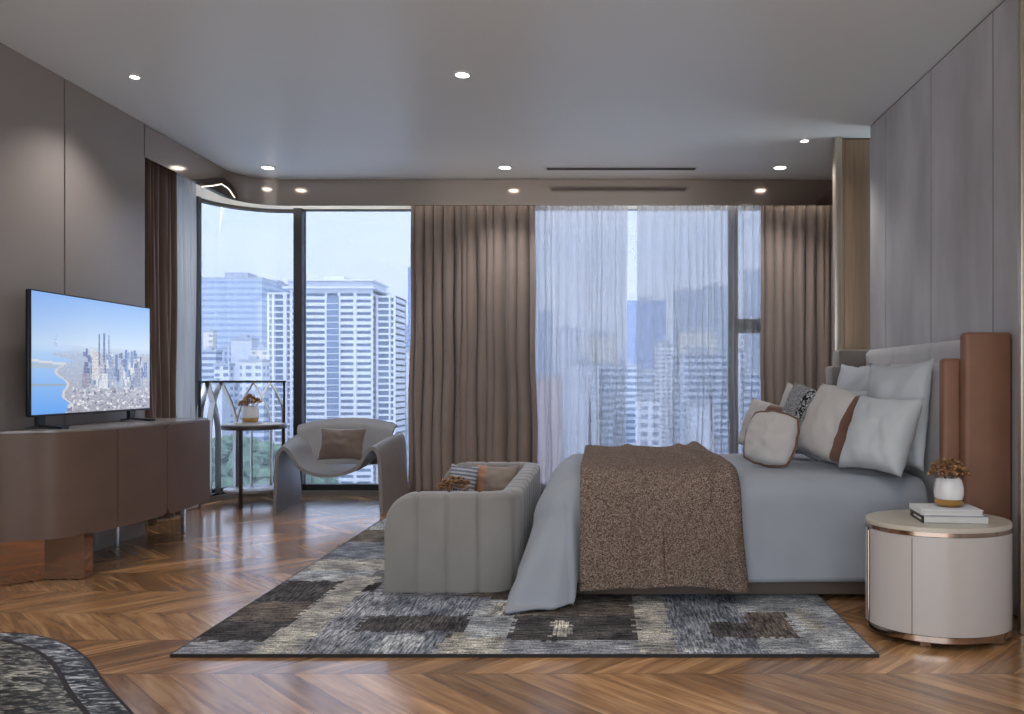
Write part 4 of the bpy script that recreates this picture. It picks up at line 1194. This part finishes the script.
# --- white residential tower with recessed balconies
def main_tower():
    d = 390.0
    cx = (331-HX)*d/F
    TAKEN.append(((262-HX)*d/F, (397-HX)*d/F, d-4, d+30))
    t = thing('apartment_tower', 'tall white apartment tower with dark balcony rows, behind the window mullion', 'building', (cx, d, GZ))
    X = lambda px: (px-HX)*d/F-cx
    Z = lambda py: CAMZ+(HY-py)*d/F-GZ
    z1 = Z(291); fl = 3.02
    # centre block
    def block(xa, xb, zt, y0, y1, piers, nm, recess=1.3, band=.50):
        g = MB(); g.box(xa+.2, xb-.2, y0+recess, y1, 0, zt-.3)
        g.build(nm+'_glazing', MT['f_glass'], t, smooth=0)
        f = MB(); n = int(zt/fl)
        for k in range(n+1):
            zz = zt-k*fl
            f.box(xa, xb, y0, y1, max(0, zz-fl*band), zz)
        for p, wd in piers: f.box(X(p)-wd/2, X(p)+wd/2, y0-.25, y0+recess+.3, 0, zt)
        f.box(xa, xa+1.0, y0-.1, y1, 0, zt); f.box(xb-1.0, xb, y0-.1, y1, 0, zt)
        f.build(nm+'_balconies', MT['f_white'], t, smooth=0)
    block(X(290), X(373), Z(290), 0, 26, [(304, 1.6), (326, 1.2), (339, 1.2), (355, 1.4)], 'centre')
    block(X(265), X(291), Z(292), 2.5, 24, [(271, 1.0), (283, 1.6)], 'left_wing', 1.6, .25)
    block(X(374), X(394), Z(295), 3.0, 22, [(388, .8)], 'right_wing', 1.6, .3)
    # darker stair bay
    s = MB(); s.box(X(327), X(339), -.4, 2, 0, Z(296)); s.build('stair_glazing', MT['f_glass'], t, smooth=0)
    k = MB()
    for i in range(int(Z(296)/fl)): k.box(X(327), X(339), -.6, -.2, i*fl, i*fl+.35)
    k.build('stair_slab', MT['f_white'], t, smooth=0)
    rf = MB(); rf.box(X(284), X(375), -2.0, 27, Z(290)+.6, Z(290)+1.6); rf.box(X(288), X(372), 0, 26, Z(290), Z(290)+4.0); rf.box(X(286), X(375), -2.5, 27, Z(281.5), Z(280))
    rf.box(X(320), X(340), 6, 16, Z(281), Z(274.5)); rf.build('roof', MT['f_white'], t, smooth=0)
main_tower()
building(199, 262, 279, 560, 'f_slab', 'long blue grey office slab seen left of the white apartment tower', 40)
building(258, 281, 284, 590, 'f_slab', 'lower end block of the blue grey office slab', 30)
building(394.5, 399, 300, 420, 'f_c', 'narrow grey tower right beside the white apartment tower', 15)
building(408, 420, 268, 700, 'f_blue', 'dark blue tower at the edge of the middle brown curtain', 30)
building(393, 412, 352, 470, 'f_a', 'pale low block to the right of the white apartment tower', 20)
building(394, 404, 326, 800, 'f_c', 'blue grey block far behind the low pale block', 30)
mid = [(199, 216, 352, 430, 'f_b'), (214, 229, 366, 380, 'f_a'), (222, 240, 348, 470, 'f_c'), (231, 252, 340, 440, 'f_plain'), (240, 262, 362, 360, 'f_a'), (252, 268, 350, 410, 'f_e'),
       (200, 222, 384, 345, 'f_plain'), (222, 248, 387, 350, 'f_a'), (249, 264, 394, 345, 'f_b'), (203, 213, 332, 500, 'f_e')]
wh = ['striped low block under the office slab at the left window edge', 'pale block lower left under the office slab', 'grey block just below the office slab', 'blank pale tower below the office slab', 'pale block beside the base of the white apartment tower', 'cream block tucked behind the white apartment tower edge',
      'blank pale block lowest at the left window edge', 'wide pale block behind the side table', 'striped block at the foot of the white apartment tower', 'small cream block high up at the left window edge']
for q, l in zip(mid, wh): building(*q, l)
# seen through the sheer curtains
big = [(628, 666, 301, 900, 'f_blue', 'deep blue glass office tower in the bright gap between the sheers'),
       (538, 552, 312, 900, 'f_c', 'grey far tower at the left edge of the big window'), (536, 562, 377, 330, 'f_d', 'pinkish brick block at the left edge of the big window'),
       (571, 599, 364, 380, 'f_plain', 'blank white tower behind the left sheer curtain'), (598, 613, 365, 385, 'f_b', 'striped wing attached to the blank white tower'),
       (612, 641, 366, 420, 'f_b', 'striped apartment block just left of the bright gap'), (642, 654, 372, 400, 'f_b', 'striped apartment block just right of the bright gap'),
       (675, 702, 292, 760, 'f_c', 'tall grey tower with stepped top behind the right sheer curtain'), (704, 728, 287, 720, 'f_c', 'tallest grey tower behind the right sheer curtain'),
       (680, 717, 332, 520, 'f_e', 'cream block in front of the tall grey towers'), (676, 730, 356, 400, 'f_b', 'wide striped apartment block behind the right sheer curtain'),
       (688, 714, 406, 300, 'f_plain', 'blank pale low block in front of the wide striped block'), (733, 746, 352, 420, 'f_a', 'pale block just right of the grey window post'),
       (745, 760, 372, 380, 'f_b', 'striped block at the right edge of the big window'), (746, 762, 270, 800, 'f_c', 'far grey tower at the right edge of the big window'),
       (556, 580, 330, 640, 'f_a', 'pale mid rise far behind the left sheer curtain'), (585, 618, 336, 620, 'f_e', 'cream mid rise far behind the left sheer curtain'),
       (655, 678, 345, 600, 'f_a', 'pale mid rise between the blue tower and the cream block'), (636, 660, 400, 300, 'f_a', 'pale low block below the bright gap')]
for q in big: building(*q[:5], q[5])
# dense low city filling the middle distance
rs = random.Random(77)
GRP = 'small pale houses of the dense low city'
protos = {}
taken = []
def filler(px, d, top, w):
    mt = rs.choice(['f_a', 'f_a', 'f_plain', 'f_e', 'f_c', 'f_b', 'f_d'])
    building(px-w/2, px+w/2, top, d, mt, 'small pale building in the dense low city below the towers', roof=rs.random() < .5, group=GRP)
for i in range(44):
    px = rs.uniform(196, 268); d = rs.uniform(480, 1100); filler(px, d, 380+rs.uniform(40, 66)*F/d*(1 if d < 700 else .9)-rs.uniform(0, 10), rs.uniform(4, 12))
for i in range(22):
    px = rs.uniform(392, 415); d = rs.uniform(480, 1300); filler(px, d, 380+rs.uniform(30, 62)*F/d, rs.uniform(4, 10))
for i in range(90):
    px = rs.uniform(534, 765); d = rs.uniform(440, 1400); filler(px, d, 380+rs.uniform(25, 62)*F/d, rs.uniform(5, 16))
# hills on the horizon
def hill(name, d, y0, h, seed):
    b = MB()
    def fn(u, v):
        x = -1600+3200*u
        z = GZ+(h*(.55+.45*noise.noise(Vector((x/500, seed, 0))))+.12*h*noise.noise(Vector((x/90, seed, 4)))-GZ*0+60)*math.sin(PI*v)
        return (x, d+v*600, z)
    b.grid(fn, 120, 10); struct(b.build(name, MT['hill'], smooth=180), 'low blue hills on the horizon', 'hill')
hill('hill_far', 2300, 0, 170, 3.0)
# park trees, some on a wooded rise below the left window
def rise(x, d):
    r = math.hypot((x+118)/62, (d-262)/70)
    return GZ + 50*max(0, 1-r*r)**1.5 if r < 1 else GZ
mb = MB().grid(lambda u, v: (-182+128*u, 190+144*v, rise(-182+128*u, 190+144*v)-.5), 40, 40)
struct(mb.build('hill_park', MT['tree'], smooth=180), 'wooded green rise at the foot of the towers', 'hill')
tb = MB()
for i in range(900):
    x = random.uniform(-178, -60); d = random.uniform(195, 325); z = rise(x, d)
    if z < GZ+4 or not clear(x-6, x+6, d-6, d+6): continue
    r = random.uniform(1.6, 3.4); tb.blob((x, d, z+r*.6), r, 2, .22)
for i in range(500):
    px = rs.choice([rs.uniform(196, 300), rs.uniform(196, 300), rs.uniform(380, 420), rs.uniform(536, 765)]); d = rs.uniform(330, 640)
    x = (px-HX)*d/F; r = rs.uniform(4, 8)
    if not clear(x-r*1.3, x+r*1.3, d-r*1.3, d+r*1.3): continue
    tb.blob((x, d, GZ+r*1.1), r, 1, .3, 0, (1, 1, 1.0))
random.seed(5)
o = tb.build('treetops', MT['tree'], smooth=0, weld=False)
tag(o, 'green park trees among the buildings at street level', 'trees', kind='stuff')

# ================================================================== SKY, CAMERA, VIEW
w = bpy.data.worlds.new('World'); SC.world = w; w.use_nodes = True; nt = w.node_tree
bg = nt.nodes['Background']
tc = N(nt, 'ShaderNodeTexCoord'); sp = N(nt, 'ShaderNodeSeparateXYZ'); L(nt, tc.outputs['Generated'], sp.inputs[0])
grad = ramp(nt, sp.outputs[2], [(.0, RGB(229,239,247)), (.12, RGB(221,235,248)), (.45, RGB(207,226,242)), (1.0, RGB(191,213,235))])
mp = N(nt, 'ShaderNodeMapping'); mp.inputs['Scale'].default_value = (1.5, 1.5, 7.0); L(nt, tc.outputs['Generated'], mp.inputs['Vector'])
cn = N(nt, 'ShaderNodeTexNoise', i_Scale=2.2, i_Detail=6.0); L(nt, mp.outputs['Vector'], cn.inputs['Vector'])
cf = ramp(nt, cn.outputs['Fac'], [(.42, (0,0,0,1)), (.68, (1,1,1,1))])
sky = mixc(nt, math_(nt, 'MULTIPLY', cf, .75), grad, RGB(238,243,251))
L(nt, sky, bg.inputs['Color']); bg.inputs['Strength'].default_value = WORLD_S

sd = bpy.data.lights.new('sun', 'SUN'); sd.energy = SUN_S; sd.angle = math.radians(12); sd.color = (1, .99, .98)
so = bpy.data.objects.new('sun', sd); COL.objects.link(so)
so.rotation_euler = Vector((.35, .85, -1.05)).to_track_quat('-Z', 'Y').to_euler()
if HAZE:
    hm = bpy.data.materials.new('haze'); hm.use_nodes = True; hn = hm.node_tree; hn.nodes.clear()
    ho = N(hn, 'ShaderNodeOutputMaterial'); vs = N(hn, 'ShaderNodeVolumeScatter'); vs.inputs['Color'].default_value = (.86, .93, 1, 1); vs.inputs['Density'].default_value = HAZE; vs.inputs['Anisotropy'].default_value = .3
    L(hn, vs.outputs[0], ho.inputs['Volume'])
    hz = MB().box(-1600, 1600, 40, 3000, GZ+.5, 130).build('haze', hm, smooth=0); struct(hz, 'pale blue haze lying over the city', 'haze')

cam = bpy.data.cameras.new('Camera'); co_ = bpy.data.objects.new('Camera', cam); COL.objects.link(co_)
co_.location = (0, 0, CAMZ); co_.rotation_euler = (PI/2, 0, 0)
cam.sensor_width = 36; cam.lens = F/1024*36; cam.shift_x = -(HX-512)/1024; cam.shift_y = (HY-357)/1024
cam.clip_start = .05; cam.clip_end = 6000
SC.camera = co_
SC.view_settings.view_transform = 'Standard'; SC.view_settings.look = 'None'; SC.view_settings.gamma = 1; SC.view_settings.use_curve_mapping = False
SC.view_settings.exposure = EXPO
cy_ = SC.cycles
cy_.use_denoising = True
cy_.max_bounces = 10; cy_.diffuse_bounces = 5; cy_.glossy_bounces = 5; cy_.transparent_max_bounces = 24; cy_.transmission_bounces = 6
cy_.volume_bounces = 1
cy_.sample_clamp_indirect = 6.0
cy_.caustics_reflective = False; cy_.caustics_refractive = False
